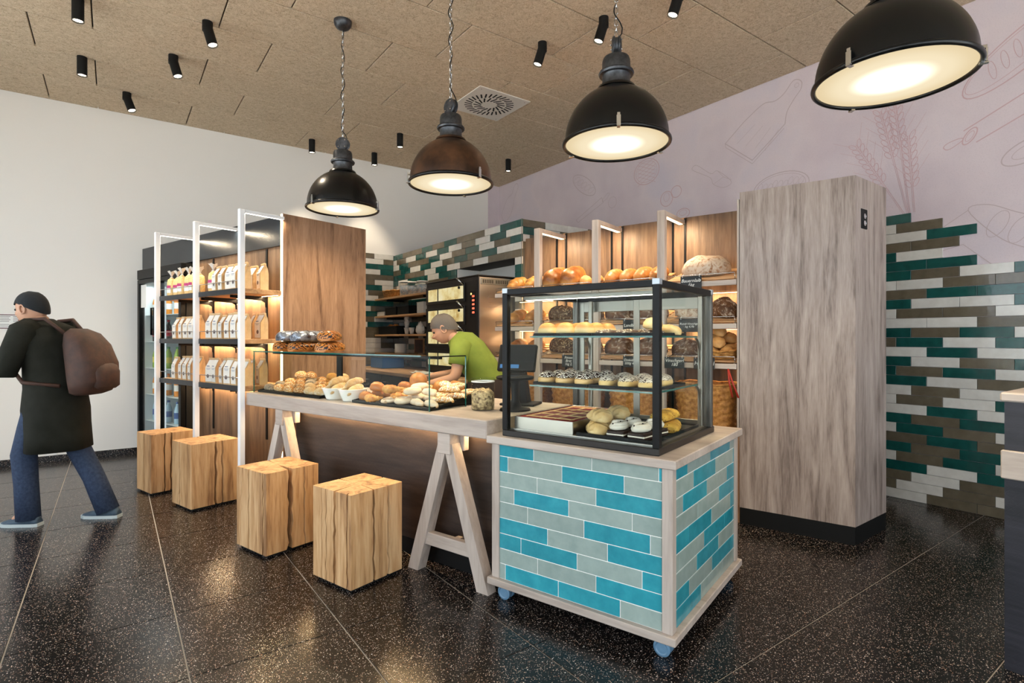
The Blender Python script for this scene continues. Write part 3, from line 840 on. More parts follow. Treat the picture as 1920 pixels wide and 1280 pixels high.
for y0, y1, xx in ((0.03, 0.43, CX_ - .002), (0.40, CY_ - .03, CX_ + .01)):
    d = obj('sliding_door', MB().box(xx, xx + .01, y0, y0 + .035, .03, CZ_ - .03, .001).box(xx, xx + .01, y1 - .035, y1, .03, CZ_ - .03, .001).box(xx, xx + .01, y0 + .035, y1 - .035, .03, .06, .001).box(xx, xx + .01, y0 + .035, y1 - .035, CZ_ - .09, CZ_ - .03, .001), MAT['alu'], dc)
    obj('pane', MB().box(xx + .003, xx + .007, y0 + .035, y1 - .035, .06, CZ_ - .09), GL, d)
obj('led_bar', MB().box(0.10, 0.135, 0.06, CY_ - .06, CZ_ - 0.052, CZ_ - 0.034, .002), MAT['alu'], dc)
obj('led_strip', MB().box(0.105, 0.13, 0.07, CY_ - .07, CZ_ - 0.0545, CZ_ - 0.0525), MAT['ledcool'], dc)
add_light('case_led', 'AREA', dc, (0.1175, CY_ / 2, CZ_ - 0.056), (0, 0, 0), 1.1, (1, 0.84, 0.6), shape='RECTANGLE', size=0.025, size_y=0.66)
for z in (0.247, 0.487):
    s = obj('glass_shelf', MB().box(0.07, 0.61, 0.045, CY_ - .12, z, z + .008), GL, dc)
    obj('front_edge', MB().box(0.0685, 0.0705, 0.045, CY_ - .12, z, z + .008), MAT['glassedge'], s)
    obj('side_edge', MB().box(0.0705, 0.61, 0.0435, 0.0455, z, z + .008), MAT['glassedge'], s)
    for y in (0.045, CY_ - .135):
        pts = [(CX_ - .03, y + .006, z - .16)] + [(CX_ - .03 - 0.085 * (1 - math.cos(a)), y + .006, z - .1 + .1 * math.sin(a)) for a in [k * PI / 12 for k in range(1, 7)]]
        obj('shelf_bracket', MB().tube(pts, .006, 6), MAT['alu'], dc)
for y in (0.04, CY_ - .14):
    obj('shelf_upright', MB().box(CX_ - .035, CX_ - .012, y, y + .022, .03, CZ_ - .03, .002), MAT['alu'], dc)
obj('floor_plate', MB().box(0.034, CX_ - .03, 0.03, CY_ - .03, .030, .036), MAT['steel'], dc)

# ---- long serving counter on trestles
ct = thing('serving_counter', 'long serving counter with pale oak top on trestles and dark quilted front', 'counter', W(2.12, 1.752), SR)
CL = 2.36
obj('worktop', MB().box(0, 0.83, 0, CL, 0.791, 0.886, 0.005), OL, ct)
obj('front_panel', MB().box(0.15, 0.175, 0.0, 1.93, 0.10, 0.791, .002), MAT['wenge'], ct)
obj('body', MB().box(0.1755, 0.80, 0.0, 1.93, 0.10, 0.79), MAT['blackmatte'], ct)
obj('plinth', MB().box(0.165, 0.80, 0.0, 1.93, 0.0, 0.0995), MAT['blackmatte'], ct)
def trestle(q0, q1, qt):
    """an A-frame trestle under the front edge; q0, q1 feet, qt top centre"""
    x0, x1 = 0.02, 0.085
    a = MB()
    for f0, t0 in ((q0, qt - 0.03), (q1, qt + 0.03)):
        s = 1 if f0 < qt else -1
        pts = [(f0, 0.0), (f0 + s * 0.078, 0.0), (t0 + s * 0.045, 0.735), (t0 - s * 0.02, 0.735)]
        ring = [[(x, y, z) for y, z in pts] for x in (x0, x1)]
        obj('trestle_leg', MB().rings(ring, True, True, False), OZ, ct)
    obj('trestle_head', MB().box(x0 + .07, 0.13, qt - 0.075, qt + 0.075, 0.69, 0.79, .003).box(x0 - .012, x0 + .07, qt - 0.045, qt + 0.045, 0.68, 0.79, .003), OL, ct)
    f = 0.19 / 0.735
    obj('trestle_rail', MB().box(x0 + .012, x1 - .012, q0 + (qt - .03 - q0) * f + .05, q1 + (qt + .03 - q1) * f - .05, 0.155, 0.225, .003), OL, ct)
    obj('trestle_stretcher', MB().box(x1 - .012, 0.149, qt - 0.02, qt + 0.02, 0.17, 0.2, .002), OX, ct)
trestle(1.755 - 1.752, 2.343 - 1.752, 2.055 - 1.752)
trestle(3.36 - 1.752, 3.99 - 1.752, 3.67 - 1.752)
obj('led_strip', MB().box(0.118, 0.130, 0.1, CL - .1, 0.7885, 0.7905), MAT['led'], ct)
add_light('counter_led', 'AREA', ct, (0.124, CL / 2, 0.786), (0, 0, 0), 8 * E_LED, (1, 0.66, 0.32), shape='RECTANGLE', size=0.012, size_y=CL - .2)

# ---- glass pastry case on the counter
pc = thing('pastry_case', 'low frameless glass pastry case on the serving counter', 'display case', W(2.17, 2.206, 0.8865), SR)
PL, PD, PH = 1.885, 0.50, 0.305
obj('front_pane', MB().box(0, 0.006, 0, PL, 0, PH), GL, pc)
obj('side_pane', MB().box(0.0065, 0.31, 0, 0.006, 0, PH), GL, pc)
obj('side_pane', MB().box(0.0065, 0.31, PL - .006, PL, 0, PH), GL, pc)
obj('top_pane', MB().box(-0.004, 0.40, 0.06, PL, PH + .0005, PH + .0085), GL, pc)
for nm, b in (('top_edge', (-0.0055, -0.0035, 0.06, PL, PH + .0005, PH + .0085)), ('corner_edge', (-.001, .007, -.0012, .0002, 0, PH)), ('back_edge', (.308, .3115, -.0005, .0065, 0, PH)), ('corner_edge', (-.001, .007, PL - .0002, PL + .0012, 0, PH))):
    obj(nm, MB().box(*b), MAT['glassedge'], pc)
for y in (1.03, ):
    obj('support_post', MB().box(0.15, 0.165, y - .028, y + .028, 0.0, PH, .002), BK, pc)
obj('support_rail', MB().box(0.14, 0.17, 0.06, PL - .02, PH - .018, PH, .002), BK, pc)
obj('side_rail', MB().box(0.006, 0.31, 0.0, 0.008, PH - .003, PH + .004, .001), BK, pc)
add_light('pastry_led', 'AREA', pc, (0.155, PL / 2, PH - .021), (0, 0, 0), 1.2 * E_LED, (1, 0.72, 0.42), shape='RECTANGLE', size=0.02, size_y=PL - .3)

# ---- oak block stools, each cut by its own drying cracks
def stool(p0, p1, q0, q1, label, cracks, seed):
    rg = random.Random(seed)
    t = thing('block_stool', label, 'stool', W((p0 + p1) / 2, (q0 + q1) / 2), SR, 'oak block stools in front of the counter')
    a, b = (p1 - p0) / 2, (q1 - q0) / 2
    cor = [(-a, -b), (a, -b), (a, b), (-a, b)]
    R = []
    N = 12; h0, h1 = 0.018, 0.50
    wob = [[(rg.random() - .5) * .01 for _ in range(N + 1)] for _ in cracks]
    for k in range(N + 1):
        z = h0 + (h1 - h0) * k / N; loop = []
        for s in range(4):
            c0 = Vector(cor[s]); c1 = Vector(cor[(s + 1) % 4]); d = c1 - c0; L = d.length; d /= L; n = Vector((-d.y, d.x))
            loop.append(tuple(c0 + d * .003)); 
            for ci, (cs, f, wd, dep) in sorted(enumerate(cracks), key=lambda e: e[1][1]):
                if cs != s: continue
                tt = f * L + wob[ci][k] * (1 + 0.4 * math.sin(k)); ww = 1.25 * wd * (0.7 + 0.5 * math.sin(k * .7 + ci) ** 2)
                for e, dd in ((-ww / 2, 0), (0.0, dep), (ww / 2, 0)):
                    tgt = Vector((0, 0)) - (c0 + d * tt)
                    loop.append(tuple(c0 + d * (tt + e) + (tgt.normalized() * dd if dd else Vector((0, 0)))))
            loop.append(tuple(c1 - d * .003))
        R.append([(x, y, z) for x, y in loop])
    obj('block', MB().rings(R, True, True, False), MAT['oak_block'], t)
    obj('foot', MB().box(-a + .02, a - .02, -b + .02, b - .02, 0, 0.018), MAT['blackmatte'], t)
stool(1.736, 2.078, 2.322, 2.652, 'oak block stool nearest the camera, star of cracks on top', [(3, .58, .014, .15), (3, .36, .007, .08), (3, .24, .006, .06), (3, .9, .005, .04), (0, .42, .011, .15), (0, .72, .014, .13), (1, .5, .01, .14), (2, .5, .01, .12)], 3)
stool(1.71, 2.06, 3.085, 3.43, 'oak block stool with one wide black crack, second from the camera', [(3, .42, .009, .10), (3, .9, .006, .05), (0, .44, .026, .18), (0, .72, .007, .05), (3, .16, .006, .05), (2, .4, .01, .12)], 5)
stool(1.84, 2.20, 4.37, 4.70, 'oak block stool with dark knot marks, third from the camera', [(3, .40, .018, .14), (0, .5, .014, .15), (0, .64, .011, .06), (2, .5, .01, .12)], 8)
stool(1.83, 2.17, 5.08, 5.375, 'oak block stool at the far left below the fridge', [(3, .5, .009, .06), (0, .45, .012, .13), (0, .3, .007, .05), (2, .5, .01, .12)], 13)

# ---- tall grey oak cabinet at the right: front in the shop frame, side square to the room
fc = [W(4.034, 0.343), W(4.034, 1.033), W(4.50, 1.033)]
e1 = Vector((4.25, 1.53, 0))
o_ = fc[0]
poly = [(v - o_).to_2d() for v in (fc[0], e1, Vector((4.25, 2.2, 0)), fc[2], fc[1])]
gc = thing('tall_cabinet', 'tall grey oak cabinet with black plinth beside the bread shelves', 'cabinet', o_)
obj('body', MB().prism([tuple(p) for p in poly], 0.115, 2.316), MAT['oak_grey'], gc)
cen = sum(poly, Vector((0, 0))) / len(poly)
obj('plinth', MB().prism([tuple(cen + (p - cen) * 0.995) for p in poly], 0.0, 0.115), MAT['blackmatte'], gc)
so = obj('socket_panel', MB().box(3.835 - o_.x, 3.92 - o_.x, 1.524 - o_.y - .008, 1.53 - o_.y, 1.995, 2.12, .002), MAT['blackmatte'], gc)
for z in (2.03, 2.075): obj('socket', MB().lathe([(0.0005, .003), (.012, .003), (.016, 0), (.018, .002)], 14, True, Matrix.Translation((3.877 - o_.x, 1.515 - o_.y, z)) @ Matrix.Rotation(PI / 2, 4, 'X')), MAT['chrome'], so)

# ---- dark counter end at the right edge of the picture
rc = thing('side_counter', 'dark quilted counter with two pale oak ledges at the right edge', 'counter', (2.835, 0.612, 0))
obj('body', MB().box(0, 0.42, -1.7, 0, 0, 1.05), MAT['wenge_right'], rc)
obj('top_ledge', MB().box(-0.012, 0.44, -1.7, 0.012, 1.05, 1.086, .006), OL, rc)
obj('bag_ledge', MB().box(-0.02, 0.0, -1.7, 0.008, 0.75, 0.861, .004), OL, rc)
# ================================================================ LEFT WALL SHELVES, FRIDGE
# ---- shelf back structure
su = thing('shelf_unit', 'shelf unit with dark header, brown oak side and white light frames', 'shelf unit', W(2.09, 4.115), SR)
def bxs(p0, p1, q0, q1, z0, z1, c=0.0):
    return MB().box(p0 - 2.09, p1 - 2.09, q0 - 4.115, q1 - 4.115, z0, z1, c)
obj('side_panel', bxs(2.43, 3.25, 4.125, 4.150, 0, 2.30, .002), MAT['oak_brown'], su)
obj('panel_led', bxs(2.422, 2.4295, 4.128, 4.148, 0.02, 2.295), MAT['led'], su)
# the back board: three boards that can be told apart by the rails
bd = [4.151, 4.40, 4.87, 5.34, 5.655]
for a, b in zip(bd, bd[1:]):
    obj('back_board', bxs(2.45, 2.475, a + .002, b - .002, 0, 2.05), MAT['quilt_oak'], su)
obj('carcass', bxs(2.476, 3.2, 4.151, 5.655, 0, 2.28), MAT['blackmatte'], su)
obj('header', bxs(2.43, 3.2, 4.151, 6.98, 2.045, 2.29, .002), MAT['navy'], su)
obj('fridge_side', bxs(2.44, 3.1, 5.656, 5.672, 0, 2.044), MAT['blackmatte'], su)
obj('fridge_side', bxs(2.44, 3.1, 6.955, 6.98, 0, 2.044), MAT['blackmatte'], su)
for q in (4.40, 4.87, 5.34):
    obj('shelf_rail', bxs(2.442, 2.452, q - .012, q + .012, 0.45, 2.04), BK, su)
add_light('panel_glow', 'AREA', su, (2.425 - 2.09, 4.138 - 4.115, 1.15), (0, -PI / 2, 0), 14 * E_LED, (1, 0.70, 0.38), shape='RECTANGLE', size=2.2, size_y=0.016)
QP = [4.115, 4.864, 5.651]
for i, q in enumerate(QP):
    g = obj('light_frame', bxs(2.068, 2.108, q - .018, q + .018, 0, 2.27, .003).box(0.0185, 0.34, -0.012 + q - 4.115, 0.012 + q - 4.115, 2.245, 2.27, .002), MAT['whitepost'], su)
    obj('led_strip', bxs(2.12, 2.42, q - .008, q + .008, 2.2425, 2.2445), MAT['ledcool'], g)
    add_light('frame_led', 'AREA', su, (2.27 - 2.09, q - 4.115, 2.24), (0, 0, 0), 3.5 * E_LED, (1, 0.82, 0.56), shape='RECTANGLE', size=0.3, size_y=0.016)
SZ = [1.678, 1.29, 0.93]
for z in SZ:
    for i in range(2):
        a, b = QP[i] + .02, QP[i + 1] - .02
        s = obj('shelf_board', bxs(2.112, 2.445, a - (.0 if i == 0 else 0), b, z - .036, z, .002), MAT['shelf_oak'], su)
        obj('front_profile', bxs(2.098, 2.111, a, b, z - .040, z + .002, .001), MAT['navy'], s)
        obj('guard_rail', MB().tube([(2.104 - 2.09, a + .01 - 4.115, z), (2.104 - 2.09, a + .01 - 4.115, z + .062), (2.104 - 2.09, b - .01 - 4.115, z + .062), (2.104 - 2.09, b - .01 - 4.115, z)], .0035, 6), MAT['chrome'], s)
        for q in ((4.40, ) if i == 0 else (5.34, )) + ((4.90,) if i else (4.83, )):
            obj('shelf_bracket', MB().prism([(0.0, 0), (-.30, 0), (-.30, -.022), (-.04, -.035), (-.012, -.05), (-.008, -.09), (0, -.09)], -.004, .004, Matrix.Translation((2.443 - 2.09, q - 4.115, z - .036)) @ Matrix.Rotation(PI / 2, 4, 'X')), BK, s)
        obj('led_strip', bxs(2.40, 2.412, a + .03, b - .03, z - .0385, z - .0365), MAT['led'], s)
        add_light('shelf_led', 'AREA', su, (2.406 - 2.09, (a + b) / 2 - 4.115, z - .041), (0, math.radians(-12), 0), 4.5 * E_LED, (1, 0.70, 0.40), shape='RECTANGLE', size=0.012, size_y=b - a - .06)

# ---- drinks fridge
fg = thing('drinks_fridge', 'black two-door glass drinks fridge beside the shelves', 'fridge', W(2.30, 5.68), SR)
FW, FH = 1.07, 2.02
obj('cabinet', MB().box(0.05, 0.68, 0, 0.03, 0, FH).box(0.05, 0.68, FW - .03, FW, 0, FH).box(0.05, 0.68, .03, FW - .03, FH - .1, FH).box(0.05, 0.68, .03, FW - .03, 0, 0.12).box(0.65, 0.68, .03, FW - .03, .12, FH - .1), MAT['blackmatte'], fg)
MAT['fridgein'] = M('fridge_white_lining', '#cfd8da', 0.4)
obj('lining', MB().box(0.63, 0.649, .031, FW - .031, .121, FH - .101).box(.06, .63, FW - .036, FW - .031, .121, FH - .101).box(.06, .63, .031, .036, .121, FH - .101), MAT['fridgein'], fg)
obj('control_strip', MB().box(0.0, 0.049, 0, FW, FH - .1, FH, .003), BK, fg)
for k, (a, b) in enumerate(((0.005, FW / 2 - .003), (FW / 2 + .003, FW - .005))):
    d = obj('door', MB().box(0, .045, a, a + .05, .06, FH - .105, .003).box(0, .045, b - .05, b, .06, FH - .105, .003).box(0, .045, a + .05, b - .05, FH - .15, FH - .105, .003).box(0, .045, a + .05, b - .05, .06, .2, .003), BK, fg)
    obj('pane', MB().box(.018, .024, a + .05, b - .05, .2, FH - .15), GL, d)
    hy = (b - .03) if k == 0 else (a + .03)
    obj('handle', MB().tube([(-.0005, hy, 1.33), (-.045, hy, 1.33), (-.045, hy, 1.6), (-.0005, hy, 1.6)], .011, 8), BK, d)
obj('price_card', MB().box(-.0015, -.0002, FW - .2, FW - .06, FH - .4, FH - .16), MAT['white'], fg, (0.0175, 0, 0))
for z in (.42, .70, .98, 1.26, 1.54):
    obj('wire_shelf', MB().box(.07, .62, .037, FW - .037, z - .006, z), MAT['fridgein'], fg)
obj('interior_led', MB().box(.055, .07, FW / 2 - .02, FW / 2 + .02, .25, FH - .2), emis('fridge_led', (.85, .95, 1), .9), fg)
add_light('fridge_light', 'AREA', fg, (0.1, FW / 2, FH - .16), (0, 0, 0), 6, (.85, .95, 1), shape='RECTANGLE', size=.1, size_y=.9)
def bottle(cb, cl, cc, name):
    t = thing('drink_bottle', 'x', 'bottle', (0, 0, 0), 0, 'bottles in the drinks fridge')
    obj('flask', MB().lathe([(.0005, 0), (.03, 0), (.032, .006), (.032, .13), (.024, .165), (.012, .195), (.012, .21)], 12), cb, t)
    obj('drink_label', MB().lathe([(.0325, .055), (.0325, .115)], 12), cl, t)
    obj('cap', MB().lathe([(.0145, .205), (.0145, .225), (.0005, .226)], 12), cc, t)
    return t
BOT = [('dark cola bottle with red label', M('cola', '#2a130c', .1), M('red_label', '#b3202c', .4), M('red_cap', '#a01822', .4)),
       ('green soft drink bottle with yellow label', M('lime_drink', '#8fae2a', .1), M('yellow_label', '#d8c63a', .4), M('green_cap', '#2e7c34', .4)),
       ('orange juice bottle with white label', M('juice', '#d9862a', .15), M('white_label', '#e5e2dc', .4), M('orange_cap', '#d06a1c', .4)),
       ('water bottle with blue label', M('water_bottle', '#a9c6d6', .08), M('blue_label', '#23508f', .4), M('blue_cap', '#1f4a8a', .4))]
protos = {}
for zi, z in enumerate((.121, .42, .70, .98, 1.26, 1.54)):
    kind = [3, 3, 2, 1, 0, 2][zi]
    for r in range(9):
        y = .1 + r * .107
        if abs(y - FW / 2) < .04: continue
        pos = W(2.30, 5.68) + Matrix.Rotation(SR, 3, 'Z') @ Vector((.14, y, z + .0005))
        lab = '%s, %s from right, %s fridge shelf' % (BOT[kind][0], ORD[r], ['bottom', 'second lowest', 'third lowest', 'third highest', 'second highest', 'top'][zi])
        if kind not in protos:
            protos[kind] = bottle(*BOT[kind][1:], ''); b = protos[kind]; b.location = pos; b['label'] = lab
        else: dup(protos[kind], pos, 0, lab)

# ---- flour bags
MAT['kraft'] = M('cream_kraft_paper', '#c9a677', 0.8, c2='#d8b98c', ns=12, bump=(40, .3))
MAT['baglabel'] = M('white_bag_front', '#e4dfd6', 0.7)
MAT['bagprint'] = M('grey_brown_print', '#6a5d5c', 0.7)
MAT['bagblue'] = M('blue_grey_print', '#5d6c8c', 0.7)
def flour_bag(seed, w=.088, d=.062, h=.205):
    rg = random.Random(seed)
    t = thing('flour_bag', 'x', 'bag')
    a, b = w / 2, d / 2
    def ring(x0, x1, y, z, bul=0.0):
        return [(x0, -y, z), ((x0 + x1) / 2 - bul * 0, -y - bul, z), (x1, -y, z), (x1 + bul * .4, 0, z), (x1, y, z), ((x0 + x1) / 2, y + bul, z), (x0, y, z), (x0 - bul * .6, 0, z)]
    k = rg.uniform(-.006, .006); ln = rg.uniform(-.008, .012)
    R = [ring(-b, b, a, 0), ring(-b - .002, b, a + .001, h * .3, -.004), ring(-b - .001, b, a, h * .62, -.010), ring(-b * .62 + ln, b * .5 + ln, a * .99, h * .80, -.012),
         ring(-.006 + ln, .006 + ln, a * .97, h * .92, -.002), ring(-.0045 + ln, .0045 + ln, a * .96, h * .985, 0)]
    obj('bag_body', MB().rings(R, True, True, False), MAT['kraft'], t)
    obj('folded_top', MB().box(-.010 + ln, .003 + ln, -a * .95, a * .95, h * .93, h, .0015), MAT['kraft'], t)
    lb = MB().add([(-b - .0022, -a * .86, h * .05), (-b - .0022, a * .86, h * .05), (-b - .0045, a * .86, h * .32), (-b - .0035, a * .86, h * .62), (-b * .62 + ln - .003, a * .84, h * .80), (-.009 + ln, a * .82, h * .915), (-.009 + ln, -a * .82, h * .915), (-b * .62 + ln - .003, -a * .84, h * .80), (-b - .0035, -a * .86, h * .62), (-b - .0045, -a * .86, h * .32)],
                  [(0, 9, 2, 1), (9, 8, 3, 2), (8, 7, 4, 3), (7, 6, 5, 4)])
    l = obj('bag_front', lb, MAT['baglabel'], t)
    m = Matrix.Translation((-b - .0055, rg.uniform(-.008, .008), h * .27)) @ Matrix.Rotation(-PI / 2, 4, 'Y')
    obj('round_picture', MB().lathe([(.0005, .0004), (.016, .0004)], 16, False, m), MAT['bagprint'], l)
    pr = MB()
    for i, (yy, zz, ww) in enumerate(((0, .66, .018), (0, .58, .026), (0, .535, .02))): pr.box(-b - .0052, -b - .0046, -ww, ww, h * zz, h * zz + (.006 if i == 0 else .0025))
    obj('brand_print', pr, MAT['bagblue'], l)
    return t
MAT['pasta'] = M('golden_pasta', '#d9b36a', 0.5, c2='#efd8a0', ns=70, bump=(90, .6))
MAT['cello'] = glass('cellophane', (.98, .98, .98), 1.35, .15)
MAT['magenta'] = M('magenta_label', '#b52a6a', .5)
def pasta_bag(seed):
    rg = random.Random(seed)
    t = thing('pasta_bag', 'x', 'bag')
    R = []
    for k, (s, z) in enumerate(((.6, 0), (1, .012), (1.04, .07), (1.0, .13), (.85, .155), (.35, .172), (.12, .18))):
        R.append([(.034 * s * math.cos(a), .046 * s * math.sin(a), z) for a in [2 * PI * i / 12 for i in range(12)]])
    obj('pasta_filling', MB().rings(R), MAT['pasta'], t)
    fl = []
    for k, (s, z) in enumerate(((.12, .178), (.3, .2), (.75, .225))):
        fl.append([(.034 * s * math.cos(a) * (1 + .35 * (i % 2)), .052 * s * math.sin(a) * (1 + .3 * (i % 2)), z + .008 * (i % 3)) for i, a in enumerate([2 * PI * i / 14 for i in range(14)])])
    obj('gathered_top', MB().rings(fl, False, False), M('clear_foil', '#d9d3cb', .25) if seed == 0 else bpy.data.materials['clear_foil'], t)
    obj('ribbon', MB().lathe([(.010, .172), (.013, .176), (.010, .181)], 10), MAT['white'], t)
    lb = [[(-.0365 * math.cos(a), .049 * math.sin(a), z) for a in [(-.9 + 1.8 * i / 6) for i in range(7)]] for z in (.03, .075, .1)]
    l = obj('paper_label', MB().rings(lb[:2], False, False, True, None, False), MAT['white'], t)
    obj('label_band', MB().rings(lb[1:], False, False, True, None, False), MAT['magenta'], l)
    return t
bagp = [flour_bag(s) for s in (1, 2, 3)]; pasp = [pasta_bag(0)]
used = set()
def place_bag(kind, i, p, q, z, rz, label, group):
    pr = bagp[i % 3] if kind == 'f' else pasp[0]
    pos = W(p, q, z + .0005)
    if pr.name not in used:
        used.add(pr.name); pr.location = pos; pr.rotation_euler = (0, 0, SR + rz); pr['label'] = label; pr['group'] = group
        return
    dup(pr, pos, SR + rz, label, group, (1, 1, random.uniform(.94, 1.04)))
rgb = random.Random(4)
sname = ['top', 'middle', 'bottom']
n = 0
for zi, z in enumerate(SZ):
    for bay, qs in ((0, [4.20 + .105 * k for k in range(6)]), (1, [4.95 + .112 * k for k in range(6)])):
        for k, q in enumerate(qs):
            pasta = zi == 0 and (bay == 1 or k == 5)
            if bay == 1 and k == 5 and zi > 0: continue
            lab = '%s, %s from right, front row, %s shelf, %s bay' % ('golden pasta bag with magenta label' if pasta else 'white fronted flour bag', ORD[k], sname[zi], 'right' if bay == 0 else 'left')
            place_bag('p' if pasta else 'f', n, 2.155 + rgb.uniform(-.008, .01), q + rgb.uniform(-.006, .006), z, rgb.uniform(-.18, .18), lab, 'bags on the shelf unit'); n += 1
        if bay == 0:
            for k, q in enumerate([4.21, 4.33, 4.45, 4.6]):
                if zi == 2 and k == 3: continue
                place_bag('f', n, 2.30 + rgb.uniform(-.01, .01), q, z, rgb.uniform(-.3, .3), 'white fronted flour bag, %s from right, back row, %s shelf, right bay' % (ORD[k], sname[zi]), 'bags on the shelf unit'); n += 1
# ================================================================ BREAD SHELVES BEHIND THE COUNTER
def crust(name, lo, hi, flour=0.0, seeds=None, drizzle=None, band=None, ns=9, rough=0.6, top=None, sugar=0.0):
    t = NT(name); t.set(rough, 0, 0.35)
    co = t.coord('Object'); f = t.noise(co, ns, 4, 0.6, .4)
    c = t.ramp(f, [(0.33, lo), (0.66, hi)])
    sp = t.node('ShaderNodeSeparateXYZ'); t.link(co, sp.inputs[0])
    h = f
    if band:          # (colour, z0, z1, softness): a paler belt or base that the thing itself has
        bc, z0, z1 = band
        mr = t.node('ShaderNodeMapRange'); mr.inputs[1].default_value = z0; mr.inputs[2].default_value = z1
        nz = t.math('ADD', sp.outputs[2], t.math('MULTIPLY', t.math('SUBTRACT', f, .5), .012))
        t.link(nz, mr.inputs[0]); c = t.mix(mr.outputs[0], bc, c)
    if flour:
        fn = t.noise(co, 26, 4, .75, 1.0); m = t.ramp(fn, [(0.62 - flour * .3, (0, 0, 0)), (0.72 - flour * .2, (1, 1, 1))])
        c = t.mix(t.math('MULTIPLY', m, .8), c, '#d6c8b4')
    if seeds:
        for k, (sc, cc, am) in enumerate(seeds):
            vo = t.node('ShaderNodeTexVoronoi'); vo.inputs['Scale'].default_value = sc; t.link(co, vo.inputs['Vector'])
            s2 = t.node('ShaderNodeSeparateColor'); t.link(vo.outputs['Color'], s2.inputs[0])
            k_ = t.math('MULTIPLY', t.math('LESS_THAN', vo.outputs['Distance'], .42), t.math('LESS_THAN', s2.outputs[0], am))
            c = t.mix(k_, c, cc); h = t.math('ADD', h, t.math('MULTIPLY', k_, .6))
    if drizzle:
        wv = t.node('ShaderNodeTexWave', bands_direction='DIAGONAL'); wv.inputs['Scale'].default_value = drizzle[1]; wv.inputs['Distortion'].default_value = 9; wv.inputs['Detail'].default_value = 1.5; wv.inputs['Detail Scale'].default_value = 2.2
        t.link(co, wv.inputs['Vector'])
        up = t.math('GREATER_THAN', sp.outputs[2], drizzle[2])
        c = t.mix(t.math('MULTIPLY', t.math('GREATER_THAN', wv.outputs['Fac'], drizzle[3]), up), c, drizzle[0])
    hv = t.node('ShaderNodeHueSaturation'); t.link(c, hv.inputs['Color']); t.link(t.math('ADD', t.math('MULTIPLY', t.rand(), .22), .89), hv.inputs['Value'])
    t.base(hv.outputs[0]); t.bump(h, .35, .004)
    return t.m
MAT['gold'] = crust('golden_crust', '#8a5222', '#c28546', rough=.45)
MAT['brioche'] = crust('shiny_brown_crust', '#6e3a18', '#b5763a', rough=.35, band=('#d09c5c', .01, .06))
MAT['bun'] = crust('pale_bun_crust', '#b98348', '#d6a86c', rough=.5)
MAT['rye'] = crust('dark_rye_crust', '#3f2817', '#6e4828', flour=.35)
MAT['farmer'] = crust('floury_farmer_crust', '#6b3f20', '#a86f3b', flour=.95, ns=6)
MAT['seedloaf'] = crust('seeded_dark_crust', '#3a2618', '#5f4128', seeds=[(90, '#b9a07a', .5)])
MAT['braid'] = crust('braided_crust', '#95602a', '#cf9852', rough=.4)

_meshes = {}
def loaf_mesh(key, L, Wd, H, mat, n=2.4, score=0, depth=.12, skew=.5, nz=.05, nx=20, na=14, curve=0.0, seed=0, ridge=None, twist=0):
    if key in _meshes: return _meshes[key]
    R = []
    for i in range(nx + 1):
        t = -1 + 2 * i / nx
        t = max(-.995, min(.995, t))
        s = (1 - abs(t) ** n) ** (1 / n); s = max(s, .06)
        ring = []
        for k in range(na):
            a = 2 * PI * k / na; ca, sa = math.cos(a), math.sin(a)
            y = Wd / 2 * s * ca
            zc = H * .32 * (.45 + .55 * s)
            z = zc + (H - H * .32) * s * max(sa, 0) ** .9 if sa >= 0 else zc * (1 - min(1, -sa * 1.5))
            g = 0
            if score and sa > .05:
                for q in range(score):
                    tk = -1 + 2 * (q + 1) / (score + 1)
                    g += math.exp(-((t - tk - skew * ca * .25) / .06) ** 2) - .45 * math.exp(-((t - tk - .11 - skew * ca * .25) / .07) ** 2)
                z -= depth * H * g * sa
            if ridge: 
                f = 1 + ridge[1] * math.sin(t * ridge[0] * PI + (ridge[2] if len(ridge) > 2 else 0) * a); y *= f; z *= (f + 1) / 2
            x = t * L / 2
            v = Vector((x, y, z)); d = noise.noise(v * (3.2 / max(Wd, .05)) + Vector((seed * 7.1, seed * 3, 0))) * nz
            if z > H * .06: z += d * H; y += d * Wd * .5 * (1 if ca > 0 else -1) * abs(ca)
            if curve: y += curve * (t * t)
            ring.append((x, y, max(0, z)))
        R.append(ring)
    me = MB().rings(R).mesh(key); me.materials.append(MAT[mat] if isinstance(mat, str) else mat)
    _meshes[key] = me
    return me
def crescent_mesh(key, R0, r0, mat, arc=205, seg=9, flat=.8):
    if key in _meshes: return _meshes[key]
    N = seg * 4; na = 12; P = []
    for i in range(N + 1):
        t = -1 + 2 * i / N; a = math.radians(arc / 2) * t
        c = Vector((R0 * math.cos(a), R0 * math.sin(a), 0)); rad = Vector((math.cos(a), math.sin(a), 0))
        r = r0 * (max(.05, 1 - abs(t) ** 2.0)) ** .62 * (1 + .13 * math.cos(t * seg * PI)) * (.92 + .08 * math.cos(3 * t))
        r = max(r, r0 * .2)
        P.append([tuple(c + rad * (r * math.cos(b)) + Vector((0, 0, 1)) * (r0 * flat * .75 + r * flat * math.sin(b))) for b in [2 * PI * k / na for k in range(na)]])
    me = MB().rings(P).mesh(key); me.materials.append(MAT[mat] if isinstance(mat, str) else mat); _meshes[key] = me
    zmin = min(v.co.z for v in me.vertices)
    for v in me.vertices: v.co.z -= zmin
    return me
def lathe_mesh(key, prof, mat, n=20, bump=0.0):
    if key in _meshes: return _meshes[key]
    me = MB().lathe(prof, n).mesh(key); me.materials.append(MAT[mat] if isinstance(mat, str) else mat)
    if bump:
        for v in me.vertices:
            k = 1 + bump * noise.noise(v.co * 45); v.co.x *= k; v.co.y *= k
    _meshes[key] = me; return me
